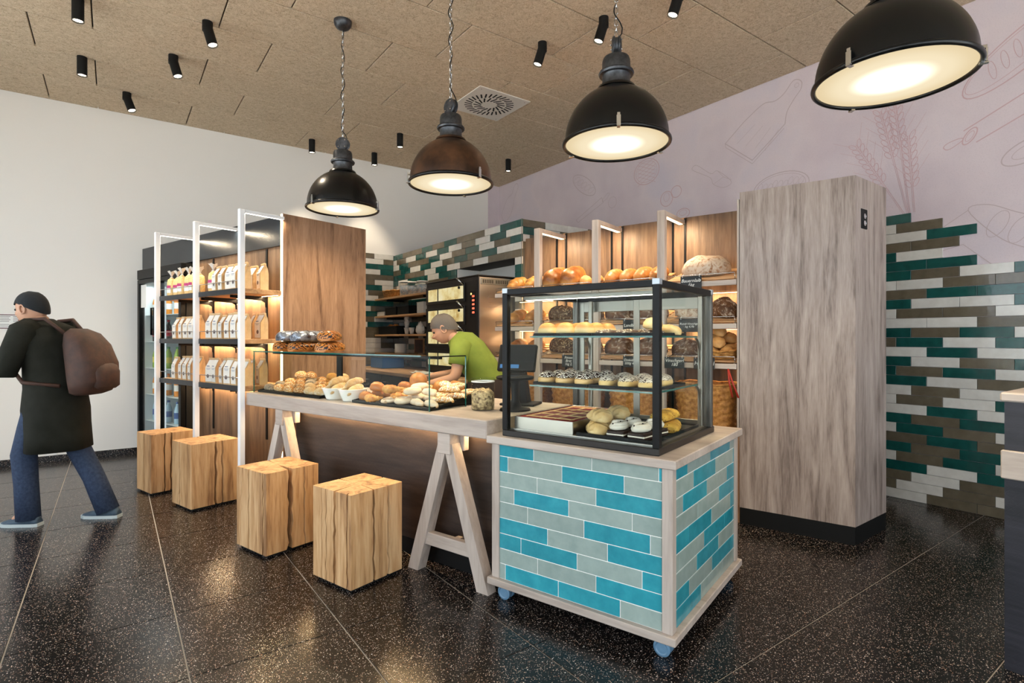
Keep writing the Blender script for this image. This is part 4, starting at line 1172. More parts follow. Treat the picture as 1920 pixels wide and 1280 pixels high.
def item(name, me, label, cat, loc, rot, group=None, sc=None):
    o = bpy.data.objects.new(name, me); put(o, None, loc, rot)
    if sc is not None: o.scale = (sc,) * 3 if isinstance(sc, (int, float)) else sc
    return tag(o, label, cat, group)

rk = thing('bread_rack', 'bread shelf with pale oak light frames and slanted slatted boards', 'bread shelf', W(4.03, 1.036), SR)
BAY = [0.0, .568, 1.130, 1.709, 2.195]
obj('base_cabinet', MB().box(.02, .445, 0, 2.195, 0, .62), MAT['oak_brown'], rk)
obj('end_panel', MB().box(.0, .445, .001, .014, .62, 2.27, .001), OZ, rk)
for i in range(4):
    a, b = BAY[i], BAY[i + 1]
    obj('back_board', MB().box(.45, .475, a + .075 if i else .016, b - .001 if i == 3 else b - .03, .62, 2.29), MAT['quilt_oak'], rk)
    if i: obj('back_board', MB().box(.45, .475, a - .026, a + .071, .62, 2.29), MAT['quilt_oak'], rk)
    if i:
        for y in (a - .03, a + .073):
            rl = obj('slotted_rail', MB().box(.44, .45, y - .008, y + .008, .62, 2.285), BK, rk)
        g = obj('light_frame', MB().box(-.005, .045, a - .03, a + .03, 0, 2.27, .003).box(.0455, .445, a - .03, a + .03, 2.235, 2.27, .003), OZ, rk)
        obj('led_strip', MB().box(.06, .43, a - .014, a + .014, 2.232, 2.2345), MAT['led'], g)
        add_light('rack_led', 'AREA', rk, (.25, a, 2.229), (0, math.radians(-14), 0), 8 * E_LED, (1, 0.77, 0.5), shape='RECTANGLE', size=.36, size_y=.03)
obj('led_strip', MB().box(.40, .41, .0145, .020, .65, 1.95), MAT['led'], rk)
add_light('rack_led', 'AREA', rk, (.405, .024, 1.3), (-PI / 2, 0, 0), 7 * E_LED, (1, 0.66, 0.34), shape='RECTANGLE', size=.012, size_y=1.3)
TZ = [1.715, 1.405, 1.12]
SL = math.atan2(.115, .42)
for i in range(4):
    a, b = BAY[i] + (.035 if i else .018), BAY[i + 1] - (.035 if i < 3 else .01)
    for ti, z in enumerate(TZ):
        M_ = Matrix.Translation((.012, 0, z)) @ Matrix.Rotation(-SL, 4, 'Y')
        for k in range(6):
            x = .012 + k * .073
            sl = bpy.data.objects.new('slat', bmesh_box(.045, b - a, .012, .002, MAT['shelf_oak'])); put(sl, rk)
            sl.matrix_local = M_ @ Matrix.Translation((x + .0225, (a + b) / 2, .006))
        for y in (a + .012, b - .026):
            obj('shelf_support', MB().prism([(.02, -.04), (.43, .062), (.43, .102), (.02, -.004)], y, y + .014, Matrix.Translation((.0, 0, z)) @ Matrix(((1, 0, 0, 0), (0, 0, 1, 0), (0, 1, 0, 0), (0, 0, 0, 1)))), OX, rk)
        obj('front_lip', MB().box(-.004, .016, a, b, z - .042, z - .004, .003), OL, rk)
        obj('wire_rail', MB().tube([(.008, a + .01, z - .004), (-.004, a + .012, z + .045), (-.004, b - .012, z + .045), (.008, b - .01, z - .004)], .003, 6), MAT['chrome'], rk)
        if ti: 
            add_light('rack_led', 'AREA', rk, (.36, (a + b) / 2, z + .24), (0, math.radians(-20), 0), 2.2 * E_LED, (1, 0.66, 0.34), shape='RECTANGLE', size=.015, size_y=b - a - .06)
            obj('led_strip', MB().box(.352, .368, a + .03, b - .03, z + .2425, z + .2445), MAT['led'], rk)
RM = Matrix.Translation(W(4.03, 1.036)) @ Matrix.Rotation(SR, 4, 'Z')
def on_rack(ti, x, y, dz=0.0):
    v = RM @ Vector((x, y, TZ[ti] + .0125 + math.tan(SL) * (x - .012) + .0025 + dz)); return v
def rack_bread(name, me, label, ti, x, y, rz=0.0, dz=0.0, sc=1.0, cat='bread'):
    e = (Matrix.Rotation(SR, 4, 'Z') @ Matrix.Rotation(-SL, 4, 'Y') @ Matrix.Rotation(rz, 4, 'Z')).to_euler()
    return item(name, me, label, cat, on_rack(ti, x, y, dz), e, 'breads on the bread shelf', sc)
big = loaf_mesh('farmer', .36, .27, .15, 'farmer', 2.2, 0, nz=.10, nx=26, na=20, seed=2)
rnd = loaf_mesh('round_rye', .24, .22, .12, 'farmer', 2.1, 2, .1, nz=.05, nx=22, na=18, seed=5)
dark = loaf_mesh('rye', .27, .17, .125, 'rye', 2.3, 1, .22, .2, .06, nx=22, na=18, seed=4)
sdl = loaf_mesh('seedloaf', .27, .15, .125, 'seedloaf', 2.8, 1, .15, 2.5, .04, seed=6)
gold = loaf_mesh('goldloaf', .30, .125, .10, 'gold', 2.3, 4, .10, .5, .03, nx=26, seed=1)
brio = loaf_mesh('brioche', .27, .14, .135, 'brioche', 4.0, 0, nz=.03, ridge=(3, .05), seed=3)
bunm = loaf_mesh('bun', .125, .10, .07, 'bun', 2.1, 1, .14, .1, .03, seed=9)
brd = loaf_mesh('braid', .32, .13, .09, 'braid', 2.4, 0, nz=.03, ridge=(4, .16, 1), nx=30, seed=8)
Y90 = PI / 2
rack_bread('farmer_loaf', big, 'large floury cracked farmer loaf on the top board beside the tall cabinet', 0, .19, .285, Y90, sc=1.0)
rack_bread('round_loaf', rnd, 'round floury loaf seen through the display case, middle board, right bay', 1, .19, .41, .4)
rack_bread('split_loaf', dark, 'dark split loaf on the middle board beside the tall cabinet', 1, .19, .15, .7)
rack_bread('rye_loaf', dark, 'dark floury rye loaf left of the bun basket on the lowest board', 2, .18, .43, Y90 - .0, sc=.88)
lb = 'golden scored loaf, %s from right on the top board of the second bay'
for k, y in enumerate((.655, .785, .915, 1.045)): rack_bread('white_loaf', gold, lb % ORD[k], 0, .19, y, .03 * (k - 1.5), sc=.97 if k % 2 else .92)
for k, y in enumerate((.705, .995)): rack_bread('rye_loaf', dark, '%s dark rye loaf on the middle board of the second bay' % ('right' if k == 0 else 'left'), 1, .18, y, Y90 - .2)
for k, y in enumerate((.72, .99)): rack_bread('rye_loaf', dark, '%s dark floury loaf on the lowest board of the second bay' % ('right' if k == 0 else 'left'), 2, .18, y, Y90 + .1)
for k, y in enumerate((1.44, 1.615)): rack_bread('brioche_loaf', brio, '%s tall shiny brown loaf on the top board of the third bay' % ('right' if k == 0 else 'left'), 0, .18, y, .03 - .06 * k, sc=1.12)
for k, y in enumerate((1.18, 1.295)): rack_bread('white_bun', bunm, '%s pale round bun beside the shiny brown loaves' % ('right' if k == 0 else 'left'), 0, .14, y, .0, sc=1.0)
for k, y in enumerate((1.28, 1.55)): rack_bread('seed_loaf', sdl, '%s seeded dark loaf on the middle board of the third bay' % ('right' if k == 0 else 'left'), 1, .18, y, Y90)
for k, y in enumerate((1.28, 1.55)): rack_bread('seed_loaf', sdl, '%s seeded dark loaf on the lowest board of the third bay' % ('right' if k == 0 else 'left'), 2, .18, y, Y90 - .2)
for ti in (0, 1, 2):
    for k, y in enumerate((1.85, 2.05)): rack_bread('braided_loaf', brd if ti != 2 else gold, '%s golden loaf on the %s board of the leftmost bay' % ('right' if k == 0 else 'left', ['top', 'middle', 'lowest'][ti]), ti, .19, y, .1)

# wicker baskets
def wicker():
    t = NT('wicker'); t.set(.55, 0, .3)
    co = t.coord('Object'); f = t.noise(co, 40, 3, .6)
    t.base(t.ramp(f, [(.3, '#8f5a28'), (.7, '#c99350')])); t.bump(f, .3, .003); return t.m
MAT['wicker'] = wicker()
def wicker_mesh(key, a, b, h, flare=1.15, rows=13, n=40, sq=4.0):
    if key in _meshes: return _meshes[key]
    def pt(th, s, z, off):
        c, s_ = math.cos(th), math.sin(th)
        k = (abs(c) ** sq + abs(s_) ** sq) ** (-1 / sq)
        return ((a * s * k + off) * c, (b * s * k + off) * s_, z)
    mb = MB(); R = []
    for r in range(rows + 1):
        f = r / rows; s = 1 + (flare - 1) * f
        for sub, o in ((0, 0), (1, 1)):
            z = h * (f + sub * .5 / rows)
            if z > h: break
            R.append([pt(2 * PI * i / n, s, z, .0085 * o * (1 if (i // 2 + r) % 2 else -1)) for i in range(n)])
    mb.rings(R, True, False)
    R2 = [[pt(2 * PI * i / n, (1 + (flare - 1) * z / h) * .94, z, 0) for i in range(n)] for z in (h, h * .5, .012)]
    mb.rings(R2, False, True)
    rim = [pt(2 * PI * i / n, flare * .985, h + .004 + .004 * math.sin(i * PI / 2), 0) for i in range(n)]
    mb.tube(rim, .009, 6, True)
    me = mb.mesh(key); me.materials.append(MAT['wicker']); _meshes[key] = me; return me
wk = wicker_mesh('wicker_tub', .15, .20, .33)
for i in range(4):
    y = (BAY[i] + BAY[i + 1]) / 2
    item('wicker_basket', wk, 'tall wicker basket under the bread boards in the %s bay' % ['right', 'second', 'third', 'leftmost'][i], 'basket', RM @ Vector((.225, y, .6205)), SR, 'wicker baskets below the bread boards')
bt = thing('bun_basket', 'shallow wicker basket heaped with pale buns beside the tall cabinet', 'basket', on_rack(2, .17, .165, .0) , (Matrix.Rotation(SR, 4, 'Z') @ Matrix.Rotation(-SL, 4, 'Y')).to_euler().z)
bt.rotation_euler = (Matrix.Rotation(SR, 4, 'Z') @ Matrix.Rotation(-SL, 4, 'Y')).to_euler()
obj('tray', wicker_mesh('wicker_tray', .13, .125, .06, 1.1, 5, 36), None, bt)
k = 0
for (x, y, z, r) in ((-.07, -.06, .018, .2), (-.07, .06, .018, .9), (.05, -.06, .018, 0), (.05, .06, .018, .5), (-.06, 0, .082, .4), (.04, -.05, .086, 1.2), (.05, .055, .084, .1), (0, .005, .15, .6)):
    e = bt.rotation_euler.to_matrix()
    item('white_bun', bunm, 'pale scored bun, %s in the shallow wicker basket' % ['lower front right', 'lower front left', 'lower back right', 'lower back left', 'upper front', 'upper back right', 'upper back left', 'topmost'][k], 'bun', bt.location + e @ Vector((x, y, z)), (e @ Matrix.Rotation(r, 3, 'Z')).to_euler(), 'buns in the shallow basket'); k += 1

# chalk boards hung on the wire rails
MAT['slate'] = M('black_slate', '#15191c', .6)
MAT['chalk'] = M('white_chalk', '#e3e3df', .9)
def text_mesh(s, size, mat, align='CENTER', spacing=1.0):
    cu = bpy.data.curves.new('text', 'FONT'); cu.body = s; cu.size = size; cu.align_x = align; cu.align_y = 'CENTER'; cu.shear = .25; cu.space_line = .9 * spacing
    cu.resolution_u = 2
    o = bpy.data.objects.new('text', cu); COL.objects.link(o); bpy.context.view_layer.update()
    me = bpy.data.meshes.new_from_object(o.evaluated_get(bpy.context.evaluated_depsgraph_get())); bpy.data.objects.remove(o); me.materials.clear(); me.materials.append(mat)
    return me
def chalk_board(ti, y, w_, h_, s, size, label):
    t = thing('chalk_board', label, 'sign', RM @ Vector((-.020, y, TZ[ti] + .045)), SR, 'price boards on the bread shelf')
    obj('board', MB().box(-.006, -.002, -w_ / 2, w_ / 2, -h_ - .008, -.008, .001), MAT['slate'], t)
    m = text_mesh(s, size, MAT['chalk'])
    put(bpy.data.objects.new('lettering', m), t, (-.0068, 0, -.008 - h_ / 2), (PI / 2, 0, -PI / 2))
    for k in (-1, 1): obj('hook', MB().tube([(-.007, k * w_ * .4, -.018), (-.008, k * w_ * .4, -.004), (.006, k * w_ * .4, .005), (.016, k * w_ * .4, .004)], .0015, 5), MAT['white'], t)
chalk_board(0, .33, .155, .10, 'Bauernlaib\n1kg', .034, 'chalk board reading Bauernlaib on the top board of the right bay')
chalk_board(1, .34, .16, .10, 'Rund-Vinschger\nkg 4,96', .023, 'chalk board with two white lines on the middle board, right bay')
chalk_board(2, .455, .15, .085, 'Vinschgerl\n180', .034, 'chalk board reading Vinschgerl below the dark rye loaf')
chalk_board(2, .235, .15, .085, 'Ho      sl', .04, 'chalk board with bold chalk letters beside the Vinschgerl board')
chalk_board(1, .80, .14, .09, 'Landbrot', .034, 'chalk board reading Landbrot on the middle board of the second bay')
chalk_board(2, .80, .14, .09, 'Dinkelbrot\n500g 4,95', .028, 'chalk board with weight and price on the lowest board, second bay')
chalk_board(2, 1.37, .13, .105, 'Finnen\nBrot\n1kg 2,', .03, 'chalk board reading Finnen Brot on the lowest board, third bay')
# red tongs leaning in the right bay
tg = thing('bread_tongs', 'red handled bread tongs hanging by the tall cabinet', 'tongs', RM @ Vector((-.012, .07, 1.03)), SR)
RED = M('red_plastic', '#a8281c', .4)
for s in (-1, 1): obj('arm', MB().tube([(0, .0, .05), (0, -.012 * s - .02, -.05), (0, -.02 * s - .05, -.15)], .006, 6), RED, tg)

# ================================================================ KITCHEN AT THE BACK
kc = thing('kitchen_counter', 'long kitchen counter with brown wooden worktop below the wall shelves', 'counter', (2.6, 4.52, 0))
obj('worktop', MB().box(0, .685, 0, 2.94, .862, .90, .003), MAT['shelf_oak'], kc)
obj('body', MB().box(.03, .68, .02, 2.93, .1, .861), MAT['blackmatte'], kc)
obj('plinth', MB().box(.07, .66, .04, 2.92, 0, .0995), MAT['blackmatte'], kc)
for k in range(5):
    d = obj('door', MB().box(.012, .0295, .03 + k * .58, .595 + k * .58, .115, .85, .002), MAT['blackmatte'], kc)
    obj('handle', MB().tube([(.012, .5 + k * .58, .78), (-.01, .5 + k * .58, .78), (-.01, .38 + k * .58, .78), (.012, .38 + k * .58, .78)], .005, 6), MAT['chrome'], d)
for k, z in enumerate((1.845, 1.60, 1.345, 1.09)):
    t = thing('wall_shelf', 'brown wooden wall shelf left of the oven, %s' % ['topmost', 'second from top', 'third from top', 'lowest'][k], 'shelf', (3.0, 5.70, z), 0, 'wall shelves left of the oven')
    obj('board', MB().box(0, .278, 0, 1.755, -.024, 0, .002), MAT['shelf_oak'], t)
    for y in (.3, 1.4): obj('bracket', MB().box(.03, .278, y - .01, y + .01, -.05, -.0245), MAT['blackmatte'], t)
ov = thing('deck_oven', 'dark steel deck oven with four lit glass doors in the niche', 'oven', (2.88, 4.53, .9005))
OVD = M('dark_oven_steel', '#2c2724', .35, .6)
obj('body', MB().box(.012, .72, .004, 1.09, 0, 1.0, .004), MAT['steel'], ov)
obj('front_frame', MB().box(0, .0115, 0, 1.094, 0, 1.006, .002), OVD, ov)
obj('hood_edge', MB().box(-.012, .72, -.006, 1.10, 1.0065, 1.018, .003), OVD, ov)
obj('control_panel', MB().box(-.004, -.0005, .02, .215, .05, .97, .001), OVD, ov)
ovg = NT('lit_oven_glass'); ovg.set(.2); _f = ovg.noise(ovg.coord('Object'), 6, 4, .7); _c = ovg.ramp(_f, [(.3, '#c09a50'), (.5, '#ecd99a'), (.75, '#faf2cf')])
ovg.base('#1a1408'); ovg.link(_c, ovg.b.inputs['Emission Color']); ovg.b.inputs['Emission Strength'].default_value = 1.0
for k in range(4):
    z = .09 + k * .232
    d = obj('oven_door', MB().box(-.016, -.0005, .24, 1.08, z - .02, z + .17, .002), OVD, ov)
    obj('window', MB().box(-.019, -.0165, .26, 1.02, z + .012, z + .142, .001), ovg.m, d)
    obj('mullion', MB().box(-.022, -.0195, .78, .80, z + .012, z + .142), OVD, d)
    obj('handle', MB().tube([(-.019, .25, z + .155), (-.06, .245, z + .175), (-.085, .275, z + .215)], .009, 8), MAT['chrome'], d)
    obj('knob', MB().cyl((-.032, .33, z + .125), (-.0195, .33, z + .125), .014, n=12), MAT['blackmatte'], d)
LEDR = emis('red_digits', (1, .12, .06), 3.0)
for k in range(2):
    z0 = .60 - k * .42
    pn = obj('display', MB().box(-.006, -.0045, .045, .15, z0, z0 + .26, .0005), MAT['blackmatte'], ov)
    for r in range(5):
        put(bpy.data.objects.new('digits', bmesh_box(.001, .04, .018, 0, LEDR)), pn, (-.0068, .085, z0 + .05 + r * .04))
    put(bpy.data.objects.new('indicator', bmesh_box(.001, .02, .018, 0, emis('amber', (1, .7, .2), 3) if k == 0 else bpy.data.materials['amber'])), pn, (-.0068, .125, z0 + .235))
vs_ = MB()
for r in range(3):
    for c in range(2): obj('louvre', MB().box(.12 + c * .12, .2 + c * .12, -.004, .0035, .8 - r * .05, .806 - r * .05, .001), MAT['steel'], ov)
obj('vent_strip', MB().box(.03, .38, -.0035, .0035, .925, .985, .001), MAT['alu'], ov)
for c in range(14):
    if c != 6: obj('vent_slot', MB().box(.05 + c * .022, .06 + c * .022, -.0045, -.0034, .938, .972), MAT['void'], ov)

# things on the kitchen shelves
item('wicker_bowl', wicker_mesh('wicker_bowl', .11, .20, .09, 1.2, 6, 40, 2.2), 'oval wicker basket on the topmost wall shelf', 'basket', (3.14, 7.1, 1.8455), 0)
JG = glass('jar_glass', (.92, .95, .95), 1.45)
def jar(name, label, loc, r, h, fill, lidm, grp=None, fh=.7):
    t = thing(name, label, 'jar', loc, 0, grp)
    obj('jar_glass', MB().lathe([(.0005, 0), (r * .94, 0), (r, .01), (r, h * .88), (r * .9, h * .93)], 24), JG, t)
    obj('contents', MB().lathe([(.0005, .005), (r * .93, .005), (r * .95, h * fh), (r * .6, h * fh + .008), (.0005, h * fh + .01)], 24), fill, t)
    obj('lid', MB().lathe([(r * .92, h * .92), (r * 1.05, h * .92), (r * 1.05, h * .985), (r * .98, h), (.0005, h)], 24), lidm, t)
CANDY = M('mixed_sweets', '#c9b8ae', .4, c2='#6f8fa8', ns=60, bump=(60, .8))
for k, (y, s) in enumerate(((6.68, 1.15), (6.45, 1), (6.2, .95))): jar('sweet_jar', 'glass jar of sweets, %s on the topmost wall shelf' % ['largest', 'middle', 'nearest the oven'][k], (3.12, y, 1.8455), .075 * s, .17 * s, CANDY, MAT['white'], 'sweet jars on the wall shelf')
def crate(label, loc, dx, dy, h, mat):
    t = thing('plastic_crate', label, 'crate', loc)
    obj('tub', MB().box(-dx, dx, -dy, -dy + .006, 0, h, .001).box(-dx, dx, dy - .006, dy, 0, h, .001).box(-dx, -dx + .006, -dy + .006, dy - .006, 0, h, .001).box(dx - .006, dx, -dy + .006, dy - .006, 0, h, .001).box(-dx + .006, dx - .006, -dy + .006, dy - .006, 0, .006), mat, t)
    obj('rim', MB().tube([(-dx, -dy, h), (dx, -dy, h), (dx, dy, h), (-dx, dy, h)], .006, 5, True), mat, t)
    return t
crate('black crate at left on the second wall shelf', (3.13, 6.98, 1.6065), .1, .18, .1, MAT['blackmatte'])
crate('black crate at right on the second wall shelf', (3.13, 6.58, 1.6065), .1, .17, .1, MAT['blackmatte'])
crate('flat white tray at the far left of the second wall shelf', (3.13, 7.32, 1.6065), .1, .12, .05, MAT['white'])
crate('tall white box next to the oven on the second wall shelf', (3.13, 6.13, 1.6065), .08, .09, .13, MAT['white'])
crate('black crate with red fruit on the third wall shelf', (3.13, 7.08, 1.3515), .1, .3, .1, MAT['blackmatte'])
APL = lathe_mesh('apple', [(.0005, .012), (.014, .002), (.028, .006), (.036, .03), (.033, .05), (.018, .062), (.006, .058), (.0005, .054)], M('red_apple', '#b8281c', .3, c2='#d9a03a', ns=14), 14)
for k in range(5): item('apple', APL, 'red apple in the black crate, %s from the left' % ORD[k], 'apple', (3.10, 7.2 - k * .08, 1.358 + .045 + (.02 if k % 2 else 0)), k, 'apples in the black crate')
CUP = MB().lathe([(.0005, .002), (.022, .0), (.024, .004), (.036, .075), (.038, .08), (.035, .078), (.022, .008), (.0005, .008)], 18).mesh('cup_body'); CUP.materials.append(MAT['porcelain'])
def cup(label, loc, grp, flip=False):
    t = thing('cup', label, 'cup', loc, 0, grp)
    if flip: t.rotation_euler = (PI, 0, 0)
    put(bpy.data.objects.new('bowl', CUP), t)
    obj('handle', MB().tube([(0, -.034, .062), (0, -.058, .056), (0, -.058, .03), (0, -.03, .022)], .004, 6), MAT['porcelain'], t)
cup('white cup between the cup stack and the teapot', (3.1, 6.47, 1.3515), 'cups on the third wall shelf')
for k in range(3): cup('white cup in the small stack, %s from bottom' % ORD[k], (3.12, 6.66, 1.3515 + .0 + k * .0825), 'cups on the third wall shelf')
tp = thing('teapot', 'white porcelain teapot on the third wall shelf', 'teapot', (3.1, 6.22, 1.3455))
obj('pot', MB().lathe([(.0005, 0), (.04, 0), (.06, .03), (.062, .06), (.05, .1), (.035, .115), (.034, .12)], 22), MAT['porcelain'], tp)
obj('lid', MB().lathe([(.036, .12), (.03, .133), (.008, .142), (.011, .155), (.0005, .16)], 18), MAT['porcelain'], tp)
obj('spout', MB().tube([(0, .05, .04), (0, .085, .06), (0, .105, .1)], [.014, .011, .008], 8), MAT['porcelain'], tp)
obj('handle', MB().tube([(0, -.045, .1), (0, -.09, .095), (0, -.095, .05), (0, -.055, .03)], .006, 8), MAT['porcelain'], tp)
cn = thing('paper_canister', 'round white canister on the lowest wall shelf', 'canister', (3.12, 6.85, 1.0905))
obj('drum', MB().lathe([(.0005, 0), (.075, 0), (.078, .004), (.078, .125), (.07, .13), (.02, .13)], 24), MAT['white'], cn)
obj('core', MB().lathe([(.02, .128), (.02, .10), (.0005, .1)], 12), MAT['blackmatte'], cn)
pf = thing('picture_frame', 'dark picture with thin pale frame leaning on the lowest wall shelf', 'picture', (3.2, 6.45, 1.0905))
obj('frame', MB().box(-.01, .01, -.13, .13, 0, .2, .002), MAT['shelf_oak'], pf)
obj('print', MB().box(-.0115, -.0102, -.115, .115, .015, .185), M('dark_print', '#1c1412', .4, c2='#5a2f2c', ns=12), pf)
bx_ = thing('blue_crate', 'bright blue plastic crate on the kitchen worktop seen through the pastry case', 'crate', (2.95, 6.9, .9065))
BLU = M('bright_blue_plastic', '#2f6fb4', .35)
obj('tub', MB().box(-.15, .15, -.2, -.19, 0, .14, .002).box(-.15, .15, .19, .2, 0, .14, .002).box(-.15, -.14, -.19, .19, 0, .14, .002).box(.14, .15, -.19, .19, 0, .14, .002).box(-.14, .14, -.19, .19, 0, .01), BLU, bx_)
obj('rim', MB().tube([(-.15, -.2, .14), (.15, -.2, .14), (.15, .2, .14), (-.15, .2, .14)], .007, 5, True), BLU, bx_)
ct_ = thing('cloth', 'crumpled white cloth on the kitchen worktop in front of the oven', 'cloth', (2.74, 5.4, .9005))
g = []
for i in range(15):
    g.append([((i - 7) * .012, (j - 7) * .03, .014 + .018 * noise.noise(Vector((i * .35, j * .4, 2))) + .004 * math.sin(i + j)) for j in range(15)])
obj('fabric', MB().rings(g, False, False, True, None, False), MAT['white'], ct_)
ct_.location.z += .006
# wall sign and socket
ns_ = thing('wall_notice', 'small notice in a dark red frame on the white wall at the left edge', 'sign', (-.735, Y1, 1.464))
obj('frame', MB().box(-.5, 0, -.010, 0, -.071, -.063, .001).box(-.5, 0, -.010, 0, .063, .071, .001).box(-.008, 0, -.010, 0, -.063, .063, .001).box(-.5, -.492, -.010, 0, -.063, .063, .001), M('dark_red_frame', '#5a1220', .4), ns_)
obj('paper', MB().box(-.492, -.008, -.005, -.001, -.063, .063), MAT['white'], ns_)
for k in range(7):
    for x0, x1 in ((-.47, -.30 + .03 * (k % 3)), (-.19, -.11 - .01 * (k % 2)), (-.09, -.04)):
        if (k + int(x0 * 100)) % 5 != 0: put(bpy.data.objects.new('text_line', bmesh_box(x1 - x0, .0006, .005, 0, MAT['bagprint'])), ns_, ((x0 + x1) / 2, -.0056, .05 - k * .016))
sk = thing('wall_socket', 'white wall socket low on the white wall', 'socket', (-.525, Y1, .12))
obj('plate', MB().box(-.043, .043, -.009, 0, -.055, .055, .003), MAT['white'], sk)
obj('recess', MB().lathe([(.0005, -.004), (.017, -.004), (.02, .0), (.023, .001)], 18, True, Matrix.Translation((0, -.0095, 0)) @ Matrix.Rotation(PI / 2, 4, 'X')), M('socket_grey', '#6d7175', .5), sk)
# ================================================================ PASTRIES ON THE COUNTER
MAT['poppy'] = crust('poppy_seed_crust', '#8a7a68', '#b59a78', seeds=[(170, '#2a2a2e', .8)], rough=.7)
MAT['sesame'] = crust('sesame_crust', '#b77c40', '#d29c5c', seeds=[(130, '#efe3c4', .55)], rough=.6)
MAT['grain'] = crust('mixed_grain_crust', '#9a6536', '#bd8850', seeds=[(120, '#5a3820', .4), (150, '#ead9b0', .35)], rough=.7)
MAT['pumpkin'] = crust('pumpkin_seed_crust', '#8a5a26', '#c08a3e', seeds=[(95, '#7a6a2a', .45)], rough=.6)
MAT['pale'] = crust('pale_floury_roll', '#b98f5c', '#d8b98a', flour=.4, rough=.7)
MAT['lye'] = crust('shiny_lye_crust', '#9a5622', '#c07c3a', rough=.3)
MAT['croissant'] = crust('flaky_croissant', '#a9652a', '#dca256', rough=.4, ns=22)
MAT['sugar'] = crust('sugar_dusted', '#cdb598', '#e2d4be', rough=.7, band=('#b98a54', .0, .02))
MAT['icing'] = crust('white_icing_drizzle', '#d2c7b6', '#e2d9cb', rough=.35, drizzle=('#3a2418', 28, .03, .78), band=('#e0bd7c', .028, .036))
MAT['choc'] = crust('chocolate_icing', '#2a1710', '#3c2318', rough=.25, drizzle=('#efe6d8', 26, .035, .72), band=('#dcb274', .028, .036))
MAT['berliner'] = crust('berliner', '#a86e34', '#c88e4e', rough=.55, band=('#dcc28c', .028, .044))
MAT['chocdark'] = crust('chocolate_cake', '#20120c', '#36211a', rough=.5)
MAT['cream'] = M('whipped_cream', '#d8cfc0', .5)
MAT['crumble'] = crust('golden_crumble', '#b8862e', '#dcb04c', seeds=[(120, '#8a5a1e', .4)], rough=.7)
MAT['cookie'] = crust('pale_flaky_dough', '#c29a5e', '#dfc38e', rough=.5)
MAT['apricot'] = crust('glazed_twist', '#c4803a', '#e6b878', rough=.3, drizzle=('#f4ead8', 30, .012, .6))
MAT['nutroll'] = crust('marbled_nut_roll', '#a8642c', '#cc8a42', rough=.3, drizzle=('#24120a', 20, .015, .58))
MAT['foil'] = M('crumpled_clear_foil', '#aab4c2', .22, .5, c2='#2c1a14', ns=26, bump=(30, .6))

def pastry_tray(label, p0, p1, q0, q1, z, tilt, mat='blackmatte', name='baking_tray'):
    L, B = p1 - p0, q1 - q0
    t = thing(name, label, 'tray', W(p0, q0, z), 0)
    Rm = Matrix.Rotation(SR, 4, 'Z') @ Matrix.Rotation(-tilt, 4, 'Y')
    t.rotation_euler = Rm.to_euler()
    obj('plate', MB().box(0, L, 0, B, 0.0, .006), MAT[mat], t)
    h = .016
    obj('rim', MB().box(0, .004, 0, B, .006, h, .001).box(L - .004, L, 0, B, .006, h, .001).box(.004, L - .004, 0, .004, .006, h, .001).box(.004, L - .004, B - .004, B, .006, h, .001), MAT[mat], t)
    if tilt:
        obj('riser', MB().prism([(L * .25, -.0005), (L * .96, -.0005), (L * .96, -math.tan(tilt) * L * .93)], .02, B - .02, Matrix(((1, 0, 0, 0), (0, 0, 1, 0), (0, 1, 0, 0), (0, 0, 0, 1)))), MAT['blackmatte'], t)
    return t, Matrix.Translation(W(p0, q0, z)) @ Rm
rp = random.Random(21)
def lay(Mx, me, name, label, cat, x, y, rz, grp, dz=0.0, sc=1.0, rx=0.0):
    m = Mx @ Matrix.Translation((x, y, .0066 + dz)) @ Matrix.Rotation(rz, 4, 'Z') @ Matrix.Rotation(rx, 4, 'X')
    item(name, me, label, cat, m.to_translation(), m.to_euler(), grp, sc)
rl = {k: loaf_mesh('roll_' + k, .125, .066, .05, k, 2.2, 0, nz=.06, nx=14, na=12, seed=i) for i, k in enumerate(('poppy', 'sesame', 'grain', 'pumpkin', 'pale'))}
names = {'poppy': 'dark poppy seed roll', 'sesame': 'sesame roll', 'grain': 'mixed grain roll', 'pumpkin': 'pumpkin seed roll', 'pale': 'pale floury roll'}
t1, M1 = pastry_tray('black tray of seeded rolls at the left end of the pastry case', 2.195, 2.62, 3.275, 4.075, .8872, .16)
rown = ['front', 'second', 'third', 'back']
for r, x in enumerate((.062, .152, .242, .335)):
    cols = ['pale', 'pale', 'grain', 'sesame', 'sesame', 'poppy'] if r == 0 else (['pumpkin', 'sesame', 'pale', 'grain', 'sesame', 'poppy'] if r == 1 else (['pale', 'pumpkin', 'grain', 'poppy', 'grain', 'sesame'] if r == 2 else ['pale', 'pumpkin', 'pumpkin', 'grain', 'poppy', 'grain']))
    for c, k in enumerate(cols):
        lay(M1, rl[k], 'seeded_roll', '%s, %s from right, %s row of the left tray' % (names[k], ORD[c], rown[r]), 'roll', x + rp.uniform(-.004, .004), .068 + c * .133, PI / 2 + rp.uniform(-.16, .16), 'rolls on the left tray', 0, rp.uniform(.96, 1.04))
for k, (c, kk) in enumerate((((0, 'pale')), (1, 'pumpkin'), (3, 'grain'), (4, 'sesame'))):
    lay(M1, rl[kk], 'seeded_roll', '%s lying on top of the left tray heap, %s from right' % (names[kk], ORD[k]), 'roll', .292, .12 + c * .135, PI / 2 + rp.uniform(-.2, .2), 'rolls on the left tray', .05)
